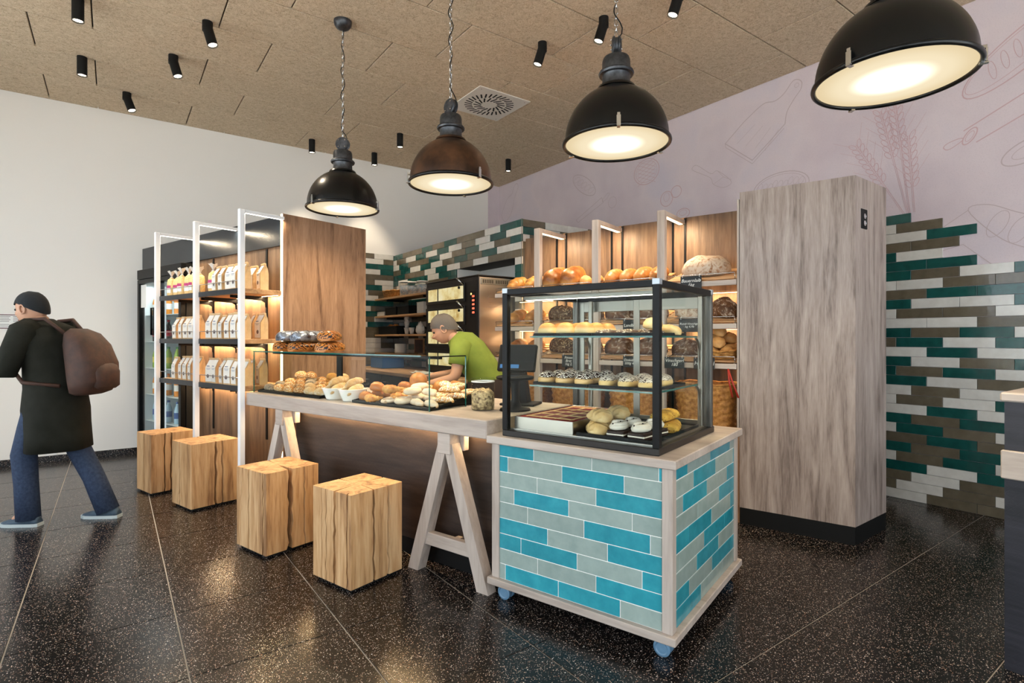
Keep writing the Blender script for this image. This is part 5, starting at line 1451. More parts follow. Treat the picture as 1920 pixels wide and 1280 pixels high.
# white ribbed baskets with pale rolls
def white_basket(label, p, q):
    t = thing('ribbed_basket', label, 'basket', W(p, q, .8868), SR, 'white ribbed baskets in the pastry case')
    prof = [(.0005, .001), (.052, 0)]
    for k in range(7): prof += [(.054 + k * .0036, .004 + k * .0105), (.0575 + k * .0036, .009 + k * .0105)]
    prof += [(.083, .078), (.078, .079), (.05, .008), (.0005, .007)]
    m = MB().lathe(prof, 32, True, Matrix.Diagonal((1.25, .95, 1, 1)))
    obj('tub', m, MAT['porcelain'], t)
pl = loaf_mesh('long_pale', .17, .062, .055, 'pale', 2.3, 1, .1, 3, .04, seed=31)
for k, q in enumerate((3.185, 3.005)):
    side = ('left', 'right')[k]
    white_basket('white ribbed basket of long rolls, the %s one' % side, 2.262, q)
    for j, (dy, dx, an) in enumerate(((-.03, .0, .1), (.03, .0, -.1), (.0, .015, .0))):
        m = Matrix.Translation(W(2.262 + dx, q + dy, .9 + (.045 if j < 2 else .088))) @ Matrix.Rotation(SR, 4, 'Z') @ Matrix.Rotation(-.3 if j < 2 else -.2, 4, 'Y') @ Matrix.Rotation(an, 4, 'Z')
        item('long_roll', pl, '%s long pale roll in the %s white basket' % (['right', 'left', 'topmost'][j], side), 'roll', m.to_translation(), m.to_euler(), 'long rolls in the white baskets', .86)
# right tray: buns, croissants, sugared rings, twists
cro = crescent_mesh('croissant', .062, .034, 'croissant')
ring = None
def ring_mesh(key, R, r, mat):
    if key in _meshes: return _meshes[key]
    N = 26; P = []
    for i in range(N + 1):
        a = 2 * PI * i / N
        P.append([((R + r * math.cos(b)) * math.cos(a), (R + r * math.cos(b)) * math.sin(a), r * .8 + r * .8 * math.sin(b)) for b in [2 * PI * k / 12 for k in range(12)]])
    me = MB().rings(P, False, False).mesh(key); me.materials.append(MAT[mat]); _meshes[key] = me; return me
sug = ring_mesh('sugar_ring', .034, .025, 'sugar')
def spiral_mesh(key, turns, r, mat, step):
    if key in _meshes: return _meshes[key]
    pts = []; N = int(turns * 16)
    for i in range(N + 1):
        a = 2 * PI * turns * i / N; R = .006 + step * a / (2 * PI)
        pts.append((R * math.cos(a), R * math.sin(a), r + .004 * math.cos(a * .5)))
    me = MB().tube(pts, r, 8).mesh(key); me.materials.append(MAT[mat]); _meshes[key] = me; return me
snail = spiral_mesh('snail', 2.6, .0125, 'sugar', .0185)
snail2 = spiral_mesh('snail2', 2.6, .0125, 'apricot', .0185)
lye = loaf_mesh('lye_roll', .13, .08, .06, 'lye', 2.2, 1, .14, 3, .02, seed=41)
sgl = loaf_mesh('sugar_stick', .15, .055, .042, 'sugar', 2.3, 0, nz=.05, ridge=(3, .08, 1), seed=42)
twi = loaf_mesh('apricot_twist', .15, .06, .04, 'apricot', 2.2, 0, nz=.05, ridge=(3.5, .16, 1), nx=26, seed=43)
bigb = loaf_mesh('big_bun', .14, .12, .085, 'gold', 2.1, 0, nz=.03, seed=44)
t2, M2 = pastry_tray('black tray of croissants and sugared pastries at the right end of the pastry case', 2.195, 2.70, 2.222, 2.925, .8872, .13)
# rows along the tray: (mesh, name, phrase, category)
KD = {'L': (lye, 'lye_roll', 'shiny brown lye roll', 'roll'), 'S': (snail, 'sugar_snail', 'white iced spiral pastry', 'pastry'), 'C': (cro, 'croissant', 'golden croissant', 'croissant'), 'R': (sug, 'sugar_ring', 'sugar dusted ring', 'pastry'),
      'P': (sgl, 'sugar_stick', 'sugar dusted long pastry', 'pastry'), 'T': (twi, 'glazed_twist', 'glazed golden twist', 'pastry'), 'B': (bigb, 'big_bun', 'big golden bun', 'bun'), 'N': (snail2, 'glazed_snail', 'glazed spiral pastry', 'pastry'),
      'G': (rl['sesame'], 'sesame_roll', 'sesame roll', 'roll')}
ROW2 = [('PPRSCL', .07), ('TPRCLL', .175), ('TNRGCL', .285), ('NBBGGL', .40)]
for r, (cs, x) in enumerate(ROW2):
    for c, k in enumerate(cs):
        me, nm, ph, cat = KD[k]
        rz = {'C': PI + .3 * (r - 1), 'P': PI / 2 - .25, 'T': PI / 2 + .3, 'L': PI / 2, 'G': PI / 2}.get(k, rp.uniform(-.5, .5))
        lay(M2, me, nm, '%s, %s from right, %s row of the right tray' % (ph, ORD[c], rown[r]), cat, x, .06 + c * .117, rz, 'pastries on the right tray', 0, .9 if k in 'PTLG' else (.86 if k == 'C' else .95))
for j, (k, x, y, rz) in enumerate((('C', .13, .41, PI - .2), ('R', .12, .26, .3), ('R', .235, .32, 1), ('P', .13, .13, 1.3), ('T', .24, .07, 1.9), ('N', .34, .09, .2), ('L', .13, .6, 1.5), ('T', .345, .2, 1.2), ('B', .36, .46, .4))):
    me, nm, ph, cat = KD[k]
    lay(M2, me, nm, '%s on top of the right tray heap, %s' % (ph, ['in front of the sugar rings', 'nearest the front glass', 'farther from the front glass', 'at the front right corner', 'at the right edge', 'at the back right', 'beside the white basket', 'behind the rings', 'at the back'][j]), cat, x, y, rz, 'pastries on the right tray', .05, .95)
# marbled nut rolls stacked on the glass top
nut = loaf_mesh('nut_roll', .29, .135, .075, 'nutroll', 5.0, 0, nz=.04, ridge=(5, .03), nx=26, seed=51)
foi = loaf_mesh('foil_roll', .28, .13, .075, 'foil', 5.0, 0, nz=.07, nx=24, na=18, seed=52)
ztop = .8865 + .3136
for k, (q, rz) in enumerate(((3.80, .08), (3.60, .06), (3.36, .55))):
    item('nut_roll', nut, 'marbled nut roll lying directly on the glass top, %s of three' % ['left', 'middle', 'right'][k], 'cake', W(2.315 + (.02 if k == 2 else 0), q, ztop + .001), SR + rz, 'nut rolls on the glass top')
for k, (q, rz, me, ph) in enumerate(((3.775, .05, foi, 'foil wrapped nut roll on the upper layer at left'), (3.59, .1, foi, 'foil wrapped nut roll in the middle of the upper layer'), (3.37, .75, nut, 'unwrapped nut roll on the upper layer at right'))):
    item('nut_roll', me, ph, 'cake', W(2.32 + (.02 if k == 2 else 0), q, ztop + .0775), SR + rz, 'nut rolls on the glass top')
# granola jar
GRA = M('granola', '#4a2e1a', .7, c2='#e0c592', ns=60, bump=(60, 1.0))
gj = thing('granola_jar', 'glass storage jar of granola on the counter beside the display case', 'jar', W(2.44, 2.04, .8865))
obj('jar_glass', MB().lathe([(.0005, 0), (.064, 0), (.069, .006), (.069, .15), (.064, .158)], 32), JG, gj)
gm = MB().lathe([(.0005, .004), (.063, .004), (.065, .05), (.065, .10), (.04, .118), (.0005, .11)], 32).mesh('granola')
for v in gm.vertices:
    k = 1 + .03 * noise.noise(v.co * 90); v.co.x *= min(k, 1.03); v.co.y *= min(k, 1.03); v.co.z += .012 * noise.noise(v.co * 60) if v.co.z > .09 else 0
obj('granola', gm, GRA, gj)
obj('seal', MB().lathe([(.064, .158), (.068, .159), (.068, .165), (.064, .166)], 32), MAT['white'], gj)
obj('lid', MB().lathe([(.066, .166), (.073, .166), (.074, .176), (.068, .182), (.02, .184), (.0005, .183)], 32), JG, gj)
# till terminal and pedestal stand behind the display case
po = thing('till_terminal', 'black touch screen till on the counter behind the display case', 'till', W(2.76, 2.0, .8865), SR + .3)
obj('foot', MB().box(-.09, .09, -.11, .11, 0, .014, .004), MAT['blackmatte'], po)
obj('stand', MB().rings([[(-.03, -.05, .014), (.05, -.05, .014), (.05, .05, .014), (-.03, .05, .014)], [(-.08, -.05, .24), (-.05, -.05, .24), (-.05, .05, .24), (-.08, .05, .24)]], True, True, False), MAT['blackmatte'], po)
sm_ = Matrix.Translation((-.07, 0, .29)) @ Matrix.Rotation(.35, 4, 'Y')
obj('housing', MB().box(-.012, .016, -.12, .12, -.085, .085, .006, sm_), MAT['blackmatte'], po)
obj('screen', MB().box(  .0162, .018, -.108, .108, -.072, .072, 0, sm_), emis('till_screen', (.35, .6, 1.0), .5), po)
obj('customer_display', MB().box(-.0145, -.0122, -.02, .10, -.068, -.045, 0, sm_), emis('blue_display', (.18, .45, .9), .6), po)
ps_ = thing('pedestal_stand', 'black round pedestal stand on the counter seen through the display case', 'stand', W(2.52, 1.868, .8865))
obj('plate', MB().lathe([(.0005, .175), (.10, .175), (.108, .182), (.108, .192), (.1, .196), (.0005, .193)], 32), MAT['black'], ps_)
obj('stem', MB().lathe([(.03, .174), (.022, .15), (.022, .06), (.04, .02), (.085, .012), (.09, 0), (.0005, 0)], 28), MAT['black'], ps_)

# ================================================================ INSIDE THE DISPLAY CASE
CB = Matrix.Translation(W(2.162, .868, .8135)) @ Matrix.Rotation(SR, 4, 'Z')
def case_tray(label, x0, x1, y0, y1, z, mat='blackmatte', rim=.014, name='black_tray'):
    t = thing(name, label, 'tray', CB @ Vector((x0, y0, z)), SR)
    L, B = x1 - x0, y1 - y0
    obj('plate', MB().box(0, L, 0, B, 0, .004), MAT[mat], t)
    obj('rim', MB().box(0, .004, 0, B, .004, rim, .001).box(L - .004, L, 0, B, .004, rim, .001).box(.004, L - .004, 0, .004, .004, rim, .001).box(.004, L - .004, B - .004, B, .004, rim, .001), MAT[mat], t)
def cput(me, name, label, cat, x, y, z, rz=0.0, grp=None, sc=1.0):
    return item(name, me, label, cat, CB @ Vector((x, y, z)), SR + rz, grp, sc)
SH1, SH2, BOTZ = .4955, .2555, .0365
ber = loaf_mesh('berliner', .105, .10, .068, 'berliner', 2.3, 0, nz=.02, nx=18, na=18, seed=61)
cdo = loaf_mesh('choc_ball', .105, .095, .066, 'choc', 2.2, 0, nz=.04, nx=18, na=18, seed=62)
ice = loaf_mesh('iced_bar', .15, .075, .06, 'icing', 3.0, 0, nz=.03, nx=18, na=16, seed=63)
bark = loaf_mesh('bark', .16, .10, .026, crust('choc_nut_slice', '#2c1a12', '#4a2f20', seeds=[(90, '#e0d0b8', .35)], rough=.4), 3.5, 0, nz=.25, seed=64)
cia = loaf_mesh('ciabatta', .19, .085, .05, 'cookie', 2.6, 3, .12, .6, .05, seed=65)
case_tray('black tray of berliners on the upper glass shelf', .09, .48, .38, .69, SH1)
case_tray('black tray of chocolate slices on the upper glass shelf', .09, .48, .06, .365, SH1)
case_tray('black tray of chocolate pastries on the lower glass shelf', .09, .48, .385, .69, SH2)
case_tray('black tray of iced pastries on the lower glass shelf', .09, .48, .06, .375, SH2)
for r, x in enumerate((.155, .27, .385)):
    for c in range(3 if r else 4):
        y = (.43 + c * .073 * 1.0) if False else .435 + c * .105
        if y > .68: continue
        cput(ber, 'berliner', 'golden berliner, %s from right in the %s row' % (ORD[c], rown[r]), 'pastry', x, y, SH1 + .0045, rp.uniform(0, 6), 'berliners on the upper shelf', .92)
        cput(cdo, 'chocolate_pastry', 'chocolate iced pastry with white streaks, %s from right in the %s row' % (ORD[c], rown[r]), 'pastry', x, y + .003, SH2 + .0045, rp.uniform(-.4, .4), 'chocolate pastries on the lower shelf', .92)
for r, x in enumerate((.17, .33)):
    for c in range(3):
        cput(ice, 'iced_bar', 'white iced bar with dark drizzle, %s from right in the %s row' % (ORD[c], rown[r]), 'pastry', x, .112 + c * .1, SH2 + .0045, rp.uniform(-.08, .08), 'iced bars on the lower shelf', .95)
for k, (x, y) in enumerate(((.17, .31), (.17, .2), (.31, .31), (.31, .2))):
    cput(bark, 'chocolate_slice', 'dark chocolate nut slice, %s on the upper shelf' % ['front left', 'front right', 'back left', 'back right'][k], 'cake', x, y, SH1 + .0045, rp.uniform(-.1, .1), 'chocolate slices on the upper shelf', .9)
cput(bark, 'chocolate_slice', 'dark chocolate nut slice under the pale stick, right end of the upper shelf', 'cake', .2, .105, SH1 + .0045, .1, 'chocolate slices on the upper shelf', .8)
cput(cia, 'filled_stick', 'pale long pastry on top at the right end of the upper shelf', 'pastry', .22, .12, SH1 + .032, .5)
cput(cia, 'filled_stick', 'pale long pastry behind at the right end of the upper shelf', 'pastry', .39, .13, SH1 + .0045, 1.2)
# lattice fruit pie in a steel tin
tin = thing('pie_tin', 'steel baking tin with lattice fruit pie at the bottom left of the case', 'baking tin', CB @ Vector((.05, .44, BOTZ)), SR)
TL, TB = .56, .335
obj('tin', MB().box(0, TL, 0, TB, 0, .004).box(0, .004, 0, TB, .004, .058, .001).box(TL - .004, TL, 0, TB, .004, .058, .001).box(.004, TL - .004, 0, .004, .004, .058, .001).box(.004, TL - .004, TB - .004, TB, .004, .058, .001), MAT['steel'], tin)
pie = thing('fruit_pie', 'golden lattice pie with dark red jam in the steel tin', 'pie', CB @ Vector((.05, .44, BOTZ + .0045)), SR)
obj('jam', MB().box(.012, TL - .02, .012, TB - .02, 0, .0535, .004), M('red_jam', '#6e0c12', .5, 0, .2, c2='#8f1d1c', ns=30), pie)
DO = MAT['cookie']
for k in range(4):
    y = .04 + k * .083
    obj('lattice_strip', loaf_mesh('strip_x', TL - .05, .026, .010, 'cookie', 6, 0, nz=.12, nx=30, na=8, seed=70), None, pie, (TL / 2 - .005, y, .0455))
for k in range(5):
    x = .06 + k * .108
    obj('lattice_strip', loaf_mesh('strip_y', TB - .045, .026, .010, 'cookie', 6, 0, nz=.12, nx=22, na=8, seed=71), None, pie, (x, TB / 2 - .005, .0465), (0, 0, PI / 2))
case_tray('black tray at the bottom right of the display case', .05, .63, .045, .42, BOTZ)
puff = loaf_mesh('apple_bag', .15, .12, .06, 'cookie', 2.1, 3, .3, .2, .3, nx=30, na=24, seed=81)
zz = BOTZ + .0045
for k, (x, y, rz) in enumerate(((.14, .35, .4), (.14, .345, .9), (.30, .33, .2), (.30, .33, .8))):
    cput(puff, 'apple_turnover', 'pale flaky turnover, %s of the %s stack' % (['lower', 'upper'][k % 2], ['front', 'back'][k // 2]), 'pastry', x, y, zz + (k % 2) * .058, rz, 'turnovers at the bottom of the case', 1.0 if k % 2 == 0 else .92)
def cream_cake(x, y, label):
    t = thing('cream_slice', label, 'cake', CB @ Vector((x, y, zz)), SR + rp.uniform(-.2, .2), 'chocolate cream slices at the bottom of the case')
    obj('sponge', MB().box(-.05, .05, -.04, .04, 0, .034, .004), MAT['chocdark'], t)
    obj('filling', MB().box(-.051, .051, -.041, .041, .012, .020, .002), MAT['cream'], t)
    pts = [(.045 * math.cos(a) * (1 - a / 40), .034 * math.sin(a) * (1 - a / 40), .042 + a * .0015) for a in [k * .5 for k in range(32)]]
    cr_ = obj('cream_swirl', MB().tube(pts, .0125, 8), MAT['cream'], t)
    for k in range(10):
        a = k * 2.4; r = .012 + .0035 * k
        o = bpy.data.objects.new('chocolate_drop', lathe_mesh('chip', [(.0005, .004), (.004, .002), (.004, -.002), (.0005, -.004)], 'chocdark', 8)); put(o, cr_, (r * math.cos(a), r * .8 * math.sin(a), .066 - .004 * (k > 5)))
for k, (x, y) in enumerate(((.11, .23), (.11, .125), (.23, .22), (.23, .115))): cream_cake(x, y, 'chocolate slice with white cream and dark drops, %s' % ['front left', 'front right', 'back left', 'back right'][k])
crm = loaf_mesh('crumble_bar', .21, .10, .045, 'crumble', 6, 0, nz=.08, nx=20, na=14, seed=91)
cput(crm, 'crumble_slice', 'golden crumble slice, lower one at the back right of the case', 'cake', .44, .12, zz, .3, 'crumble slices at the bottom of the case')
cput(crm, 'crumble_slice', 'golden crumble slice, upper one at the back right of the case', 'cake', .45, .15, zz + .0465, .05, 'crumble slices at the bottom of the case')
# ================================================================ PEOPLE
MAT['skin'] = M('skin', '#b98a6e', .5)
MAT['darkcoat'] = M('dark_olive_coat', '#16170f', .85, 0, .2, c2='#20201a', ns=14, bump=(30, .3))
MAT['jeans'] = M('blue_jeans', '#283145', .85, 0, .2, c2='#364257', ns=60, bump=(80, .2))
MAT['beanie'] = M('dark_knit_cap', '#12161a', .9, bump=(60, .5))
MAT['brownbag'] = M('brown_canvas', '#331f16', .7, c2='#46291c', ns=20, bump=(60, .3))
MAT['sneaker'] = M('blue_grey_sneaker', '#2b3b4a', .7, c2='#3b4d5c', ns=30)
MAT['sole'] = M('pale_rubber_sole', '#aab2b2', .6)
MAT['limeshirt'] = M('lime_green_shirt', '#63731f', .8, c2='#707f28', ns=10, bump=(25, .3))
MAT['apron'] = M('brown_apron', '#2e211c', .8, bump=(40, .2))
MAT['greyhair'] = M('grey_hair', '#4f4842', .6, bump=(120, .5))
MAT['eye'] = M('dark_eye', '#15110f', .2)
MAT['lips'] = M('lips', '#8a4f46', .5)
FWD = Vector((-.8096, .587, 0)); FROT = math.atan2(FWD.y, FWD.x)

def skinned(name, V, E, mat, parent, sub=2):
    names = list(V)
    me = bpy.data.meshes.new(name)
    me.from_pydata([V[n][:3] for n in names], [(names.index(a), names.index(b)) for a, b in E], [])
    me.materials.append(mat)
    o = bpy.data.objects.new(name, me); put(o, parent)
    m = o.modifiers.new('Skin', 'SKIN'); m.use_smooth_shade = True; m.branch_smoothing = .6
    for i, n in enumerate(names):
        r = V[n][3]; sv = me.skin_vertices[0].data[i]
        sv.radius = (r, V[n][4] if len(V[n]) > 4 else r); sv.use_root = (i == 0)
    s = o.modifiers.new('Subdivision', 'SUBSURF'); s.levels = sub; s.render_levels = sub
    return o

def hand(V, E, w, fw, up, side, curl=.5, tag_=''):
    """palm and five fingers grown from wrist joint w; fw forward, up back-of-hand direction, side towards the thumb"""
    wp = Vector(V[w][:3]); fw = Vector(fw).normalized(); up = Vector(up).normalized(); sd = Vector(side).normalized()
    p = wp + fw * .055
    V[tag_ + 'palm'] = (*p, .026, .019); E.append((w, tag_ + 'palm'))
    for k, (s, L) in enumerate(((.030, .068), (.010, .078), (-.010, .072), (-.029, .056))):
        a = p + fw * .042 + sd * s; d1 = (fw * math.cos(curl * .5) - up * math.sin(curl * .5)); b = a + d1 * L * .5
        d2 = (fw * math.cos(curl * 1.6) - up * math.sin(curl * 1.6)); c = b + d2 * L * .5
        V['%sf%da' % (tag_, k)] = (*a, .010); V['%sf%db' % (tag_, k)] = (*b, .009); V['%sf%dc' % (tag_, k)] = (*c, .0075)
        E += [(tag_ + 'palm', '%sf%da' % (tag_, k)), ('%sf%da' % (tag_, k), '%sf%db' % (tag_, k)), ('%sf%db' % (tag_, k), '%sf%dc' % (tag_, k))]
    a = wp + fw * .035 + sd * .034; b = a + (fw * .7 + sd * .6 - up * .3).normalized() * .036; c = b + (fw * .9 - up * .5).normalized() * .028
    V[tag_ + 'ta'] = (*a, .012); V[tag_ + 'tb'] = (*b, .0105); V[tag_ + 'tc'] = (*c, .0085)
    E += [(tag_ + 'palm', tag_ + 'ta'), (tag_ + 'ta', tag_ + 'tb'), (tag_ + 'tb', tag_ + 'tc')]

def head(parent, c, pitch, hair, cap=False):
    """a head with brow, nose, mouth, chin and ears; faces +x before the pitch"""
    Mh = Matrix.Translation(c) @ Matrix.Rotation(pitch, 4, 'Y')
    R = []; nz, na = 18, 22
    for i in range(nz + 1):
        t = -1 + 2 * i / nz; z = .118 * t; s = math.sqrt(max(.004, 1 - abs(t) ** 2.3))
        jaw = 1 - .28 * max(0, -t - .1)
        ring = []
        for k in range(na):
            a = 2 * PI * k / na; x = .098 * s * math.cos(a) + (.006 if t < 0 else -.004); y = .077 * s * math.sin(a) * jaw
            f = max(0, math.cos(a)) ** 14
            if math.cos(a) > 0:
                x += .024 * max(0, math.cos(a)) ** 60 * math.exp(-((t + .14) / .16) ** 2)        # nose
                x += .006 * f * math.exp(-((t - .24) / .08) ** 2)                               # brow
                x -= .008 * math.exp(-((t - .08) / .09) ** 2) * math.exp(-((abs(a if a < PI else a - 2 * PI) - .42) / .2) ** 2)   # eye sockets
                x += .008 * f * math.exp(-((t + .52) / .07) ** 2) + .012 * f * math.exp(-((t + .8) / .12) ** 2)      # lips, chin
            ring.append((x, y, z))
        R.append(ring)
    h = obj('head', MB().rings(R, True, True, True, Mh), MAT['skin'], parent)
    for s in (-1, 1):
        obj('eye', MB().lathe([(.0005, -.009), (.007, -.006), (.0095, 0), (.007, .006), (.0005, .009)], 12, True, Mh @ Matrix.Translation((.083, .034 * s, .010))), MAT['eye'], h)
        er = [(.0 + .018 * math.cos(a), (.078 + .006 * abs(math.sin(a))) * s, -.008 + .03 * math.sin(a)) for a in [2 * PI * k / 12 for k in range(12)]]
        obj('ear', MB().tube([tuple(Mh @ Vector(p)) for p in er], .006, 6, True), MAT['skin'], h)
    obj('mouth', MB().tube([tuple(Mh @ Vector(p)) for p in [(.09, -.024, -.064), (.1, 0, -.062), (.09, .024, -.064)]], .004, 6), MAT['lips'], h)
    HR = []
    for i in range(11):
        t = (.36 if cap else .02) + (1 - (.36 if cap else .02)) * i / 10
        s = math.sqrt(max(.004, 1 - t ** 2.3)); ring = []
        for k in range(na):
            a = 2 * PI * k / na
            drop = (-.11 if cap else -.075) * max(0, .35 - math.cos(a)) / 1.35 * (1 - i / 10)
            fr = 0 if cap else .05 * max(0, math.cos(a)) * (1 - i / 10)
            zz_ = .126 * t + drop + fr; t_ = max(-.9, min(1, zz_ / .126)); s = math.sqrt(max(.004, 1 - abs(t_) ** 2.3))
            ring.append((.107 * s * math.cos(a) - .004, .087 * s * math.sin(a), zz_))
        HR.append(ring)
    obj('knit_cap' if cap else 'hair', MB().rings(HR, False, True, True, Mh), hair, h)
    return h

def limb(pts, n=14):
    """a smooth tapering cloth tube through (x, y, z, rx, ry)"""
    P = []
    for i, p in enumerate(pts):
        a = Vector(pts[max(0, i - 1)][:3]); b = Vector(pts[min(len(pts) - 1, i + 1)][:3]); t = (b - a).normalized()
        u = Vector((0, 1, 0)); u = (u - t * u.dot(t)).normalized(); w_ = t.cross(u)
        P.append([tuple(Vector(p[:3]) + w_ * p[3] * math.cos(q) + u * p[4] * math.sin(q)) for q in [2 * PI * k / n for k in range(n)]])
    return P

def shoe(parent, ax, ay, az, pitch, L=.27):
    m = Matrix.Translation((ax, ay, az)) @ Matrix.Rotation(pitch, 4, 'Y')
    R = []
    for k, (x, w_, h) in enumerate(((-.075, .026, .055), (-.06, .036, .075), (-.02, .04, .085), (.03, .042, .08), (.09, .047, .055), (.14, .045, .042), (.175, .03, .03), (.188, .014, .02))):
        R.append([(x, w_ * math.cos(a), .018 + max(0, math.sin(a)) * (h - .018)) for a in [2 * PI * i / 14 for i in range(14)]])
    s = obj('shoe', MB().rings(R, True, True, True, m), MAT['sneaker'], parent)
    poly = [(-.08, -.028), (-.05, -.04), (.02, -.043), (.1, -.05), (.15, -.046), (.185, -.025), (.194, 0), (.185, .025), (.15, .046), (.1, .05), (.02, .043), (-.05, .04), (-.08, .028)]
    obj('sole', MB().prism(poly, 0, .022, m), MAT['sole'], s)
    for k in range(3): obj('lace', MB().tube([tuple(m @ Vector(p)) for p in [(.03 + k * .022, -.026, .074 - k * .007), (.04 + k * .022, 0, .083 - k * .008), (.03 + k * .022, .026, .074 - k * .007)]], .003, 5), MAT['white'], s)

# ---- the walking customer with a backpack
px = thing('person', 'person in long dark coat and jeans walking left with a brown backpack', 'person', (-.328, 5.047, 0), FROT)
V = {'hips': (0, 0, .90, .12, .13), 'waist': (.015, 0, 1.05, .11, .13), 'chest': (.05, 0, 1.24, .115, .15), 'neck': (.10, 0, 1.40, .055), 'skull': (.14, 0, 1.46, .06),
     'hipL': (.02, .09, .86, .085), 'kneeL': (.15, .09, .49, .062), 'ankL': (.12, .09, .10, .042), 'toeL': (.23, .09, .035, .018),
     'hipR': (-.03, -.09, .86, .085), 'kneeR': (-.09, -.09, .49, .062), 'ankR': (-.30, -.09, .10, .042), 'toeR': (-.2, -.09, .035, .018),
     'shL': (.07, .17, 1.33, .062), 'elL': (.14, .24, 1.09, .048), 'wrL': (.36, .20, 1.10, .032),
     'shR': (.07, -.17, 1.33, .062), 'elR': (.12, -.23, 1.09, .048), 'wrR': (.33, -.16, 1.13, .032)}
E_ = [('hips', 'waist'), ('waist', 'chest'), ('chest', 'neck'), ('neck', 'skull'), ('hips', 'hipL'), ('hipL', 'kneeL'), ('kneeL', 'ankL'), ('ankL', 'toeL'), ('hips', 'hipR'), ('hipR', 'kneeR'), ('kneeR', 'ankR'), ('ankR', 'toeR'),
      ('chest', 'shL'), ('shL', 'elL'), ('elL', 'wrL'), ('chest', 'shR'), ('shR', 'elR'), ('elR', 'wrR')]
hand(V, E_, 'wrL', (.9, -.15, .1), (.1, .5, .8), (.1, -.8, .5), .6, 'L'); hand(V, E_, 'wrR', (.9, .15, .1), (.1, -.5, .8), (.1, .8, .5), .6, 'R')
skinned('body', V, E_, MAT['skin'], px)
head(px, (.175, 0, 1.505), .22, MAT['beanie'], True)
coat = MB()
R = [[(cx + rx * math.cos(a), ry * math.sin(a), z + dz * math.cos(a)) for a in [2 * PI * k / 28 for k in range(28)]] for cx, rx, ry, z, dz in
     ((-.01, .19, .205, .515, .0), (-.005, .185, .203, .62, 0), (.0, .19, .2, .80, 0), (.005, .165, .195, .95, 0), (.02, .155, .19, 1.10, -.01), (.045, .16, .215, 1.24, -.03), (.065, .15, .215, 1.33, -.045), (.085, .11, .14, 1.375, -.03), (.10, .08, .085, 1.405, -.02), (.108, .07, .075, 1.415, -.02))]
for r_ in (0, 1):
    R[r_] = [(x * (1 + .05 * math.sin(5 * math.atan2(y, x))), y * (1 + .05 * math.sin(5 * math.atan2(y, x))), z) for x, y, z in R[r_]]
coat.rings(R, True, False)
for s, e, w_, sd in (((.07, .18, 1.34), (.14, .25, 1.09), (.35, .2, 1.10), 1), ((.07, -.18, 1.34), (.12, -.24, 1.09), (.32, -.16, 1.13), -1)):
    s, e, w_ = Vector(s), Vector(e), Vector(w_)
    L = [(*(s + Vector((0, -.05 * sd, .02))), .085, .08), (*s, .09, .085), (*(s.lerp(e, .5)), .076, .074), (*(e + Vector((-.01, 0, -.01))), .068, .066), (*(e.lerp(w_, .35)), .06, .06), (*(e.lerp(w_, .9)), .05, .05)]
    coat.rings(limb(L), True, True)
obj('coat', coat, MAT['darkcoat'], px)
for s, k, a in (('hipL', 'kneeL', 'ankL'), ('hipR', 'kneeR', 'ankR')):
    s, k, a = [Vector(V[n][:3]) for n in (s, k, a)]
    L = [(*s, .1, .1), (*s.lerp(k, .5), .09, .09), (*k, .076, .074), (*k.lerp(a, .5), .07, .068), (*(a + Vector((.0, 0, -.055))), .076, .066)]
    obj('trouser_leg', MB().rings(limb(L), True, True), MAT['jeans'], px)
shoe(px, .115, .09, 0.0, 0.0); shoe(px, -.305, -.09, 0.0, 0)
bp = thing('backpack', 'brown canvas backpack on the back of the walking person', 'backpack', (-.328, 5.047, 0), FROT)
R = []
for z, rx, ry, cx in ((.90, .05, .10, -.20), (.92, .085, .145, -.215), (1.0, .115, .165, -.235), (1.12, .12, .165, -.225), (1.25, .105, .15, -.19), (1.33, .075, .12, -.155), (1.365, .03, .06, -.13)):
    R.append([(cx - .03 + rx * abs(math.cos(a)) ** .7 * (1 if math.cos(a) > 0 else -1), ry * abs(math.sin(a)) ** .7 * (1 if math.sin(a) > 0 else -1), z) for a in [2 * PI * k / 24 for k in range(24)]])
bk = obj('pack', MB().rings(R), MAT['brownbag'], bp)
R = [[(-.36 + cx + rx * math.cos(a), ry * math.sin(a), z) for a in [2 * PI * k / 16 for k in range(16)]] for z, rx, ry, cx in ((.94, .02, .08, .0), (.96, .045, .11, 0), (1.06, .05, .115, .005), (1.13, .03, .1, .02))]
obj('front_pocket', MB().rings(R), MAT['brownbag'], bk)
for s in (-1, 1): obj('strap', MB().tube([(-.13, .09 * s, 1.33), (-.02, .12 * s, 1.43), (.10, .14 * s, 1.42), (.225, .13 * s, 1.30), (.225, .15 * s, 1.15), (.05, .215 * s, 1.0), (-.14, .14 * s, .97)], .014, 6), MAT['brownbag'], bp)

# ---- the baker leaning over behind the counter
bpos = W(3.42, 2.86)
pb = thing('person', 'person in lime green shirt and brown apron leaning over behind the counter', 'person', (bpos.x, bpos.y, 0), FROT)
V = {'hips': (-.04, 0, .90, .12, .14), 'waist': (0, 0, 1.03, .11, .13), 'chest': (.13, 0, 1.20, .115, .15), 'neck': (.24, 0, 1.31, .052), 'skull': (.29, 0, 1.345, .06),
     'hipL': (-.04, .09, .86, .085), 'kneeL': (.0, .1, .48, .06), 'ankL': (-.02, .1, .09, .042), 'toeL': (.1, .1, .035, .018),
     'hipR': (-.04, -.09, .86, .085), 'kneeR': (-.02, -.1, .48, .06), 'ankR': (-.06, -.1, .09, .042), 'toeR': (.06, -.1, .035, .018),
     'shL': (.16, .17, 1.25, .06), 'elL': (.2, .23, .99, .045), 'wrL': (.38, .2, .95, .03),
     'shR': (.16, -.17, 1.25, .06), 'elR': (.24, -.22, 1.0, .045), 'wrR': (.43, -.16, .98, .03)}
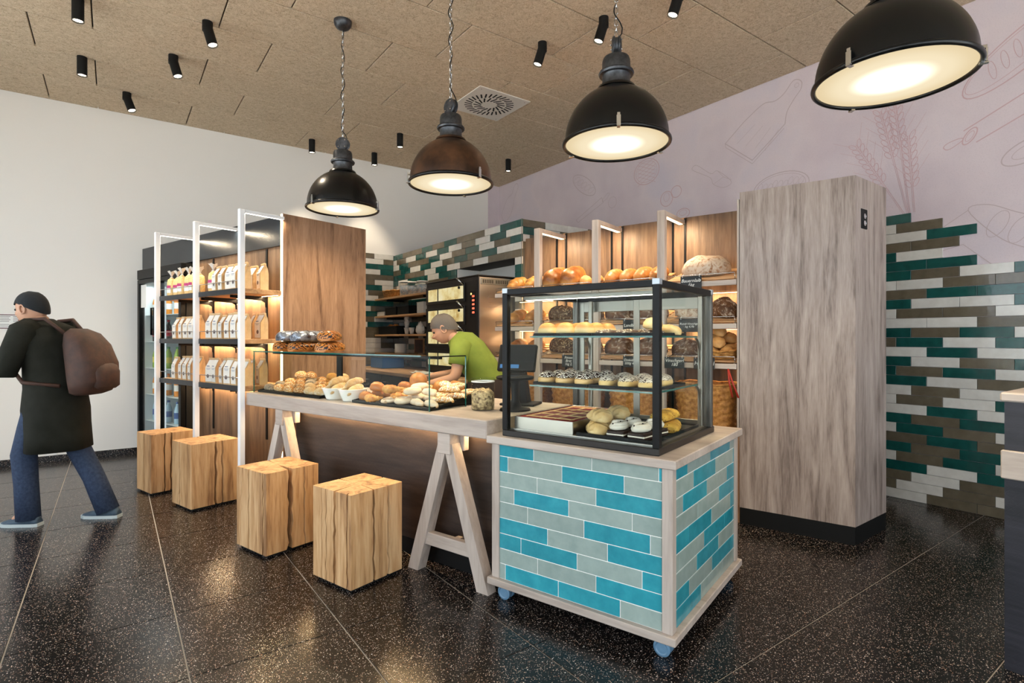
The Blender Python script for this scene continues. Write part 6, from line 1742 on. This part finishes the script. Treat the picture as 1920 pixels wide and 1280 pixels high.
E_ = [('hips', 'waist'), ('waist', 'chest'), ('chest', 'neck'), ('neck', 'skull'), ('hips', 'hipL'), ('hipL', 'kneeL'), ('kneeL', 'ankL'), ('ankL', 'toeL'), ('hips', 'hipR'), ('hipR', 'kneeR'), ('kneeR', 'ankR'), ('ankR', 'toeR'),
      ('chest', 'shL'), ('shL', 'elL'), ('elL', 'wrL'), ('chest', 'shR'), ('shR', 'elR'), ('elR', 'wrR')]
hand(V, E_, 'wrL', (.9, -.1, -.2), (.2, .4, .9), (.1, -.8, .3), .7, 'L'); hand(V, E_, 'wrR', (.9, .1, -.2), (.2, -.4, .9), (.1, .8, .3), .7, 'R')
skinned('body', V, E_, MAT['skin'], pb)
head(pb, (.315, 0, 1.375), .55, MAT['greyhair'])
sh_ = MB()
def tilt_ring(c, rx, ry, ang, n=26):
    m = Matrix.Translation(c) @ Matrix.Rotation(ang, 4, 'Y')
    return [tuple(m @ Vector((rx * math.cos(a), ry * math.sin(a), 0))) for a in [2 * PI * k / n for k in range(n)]]
sh_.rings([tilt_ring((-.05, 0, .84), .155, .19, .0), tilt_ring((-.035, 0, .95), .15, .185, .1), tilt_ring((.02, 0, 1.06), .145, .18, .45), tilt_ring((.1, 0, 1.17), .145, .2, .75), tilt_ring((.17, 0, 1.245), .13, .205, .85), tilt_ring((.215, 0, 1.285), .085, .12, .85), tilt_ring((.235, 0, 1.305), .068, .075, .8)], True, False)
for n in 'LR':
    sd = 1 if n == 'L' else -1; s, e = Vector(V['sh' + n][:3]), Vector(V['el' + n][:3])
    sh_.rings(limb([(*(s + Vector((0, -.06 * sd, .0))), .085, .085), (*s, .085, .08), (*s.lerp(e, .45), .074, .07), (*s.lerp(e, .62), .072, .068)]), True, True)
obj('shirt', sh_, MAT['limeshirt'], pb)
ap = MB()
ap.rings([tilt_ring((-.04, 0, .42), .175, .205, 0), tilt_ring((-.04, 0, .62), .175, .205, 0), tilt_ring((-.045, 0, .85), .165, .2, 0), tilt_ring((-.03, 0, .965), .158, .193, .12)], False, False)
obj('apron', ap, MAT['apron'], pb)
for s, k, a in (('hipL', 'kneeL', 'ankL'), ('hipR', 'kneeR', 'ankR')):
    s, k, a = [Vector(V[n][:3]) for n in (s, k, a)]
    obj('trouser_leg', MB().rings(limb([(*s, .1, .1), (*s.lerp(k, .5), .09, .088), (*k, .074, .072), (*k.lerp(a, .5), .066, .064), (*(a + Vector((0, 0, -.02))), .06, .058)]), True, True), MAT['blackmatte'], pb)
shoe(pb, -.01, .1, 0, 0); shoe(pb, -.05, -.1, 0, 0)
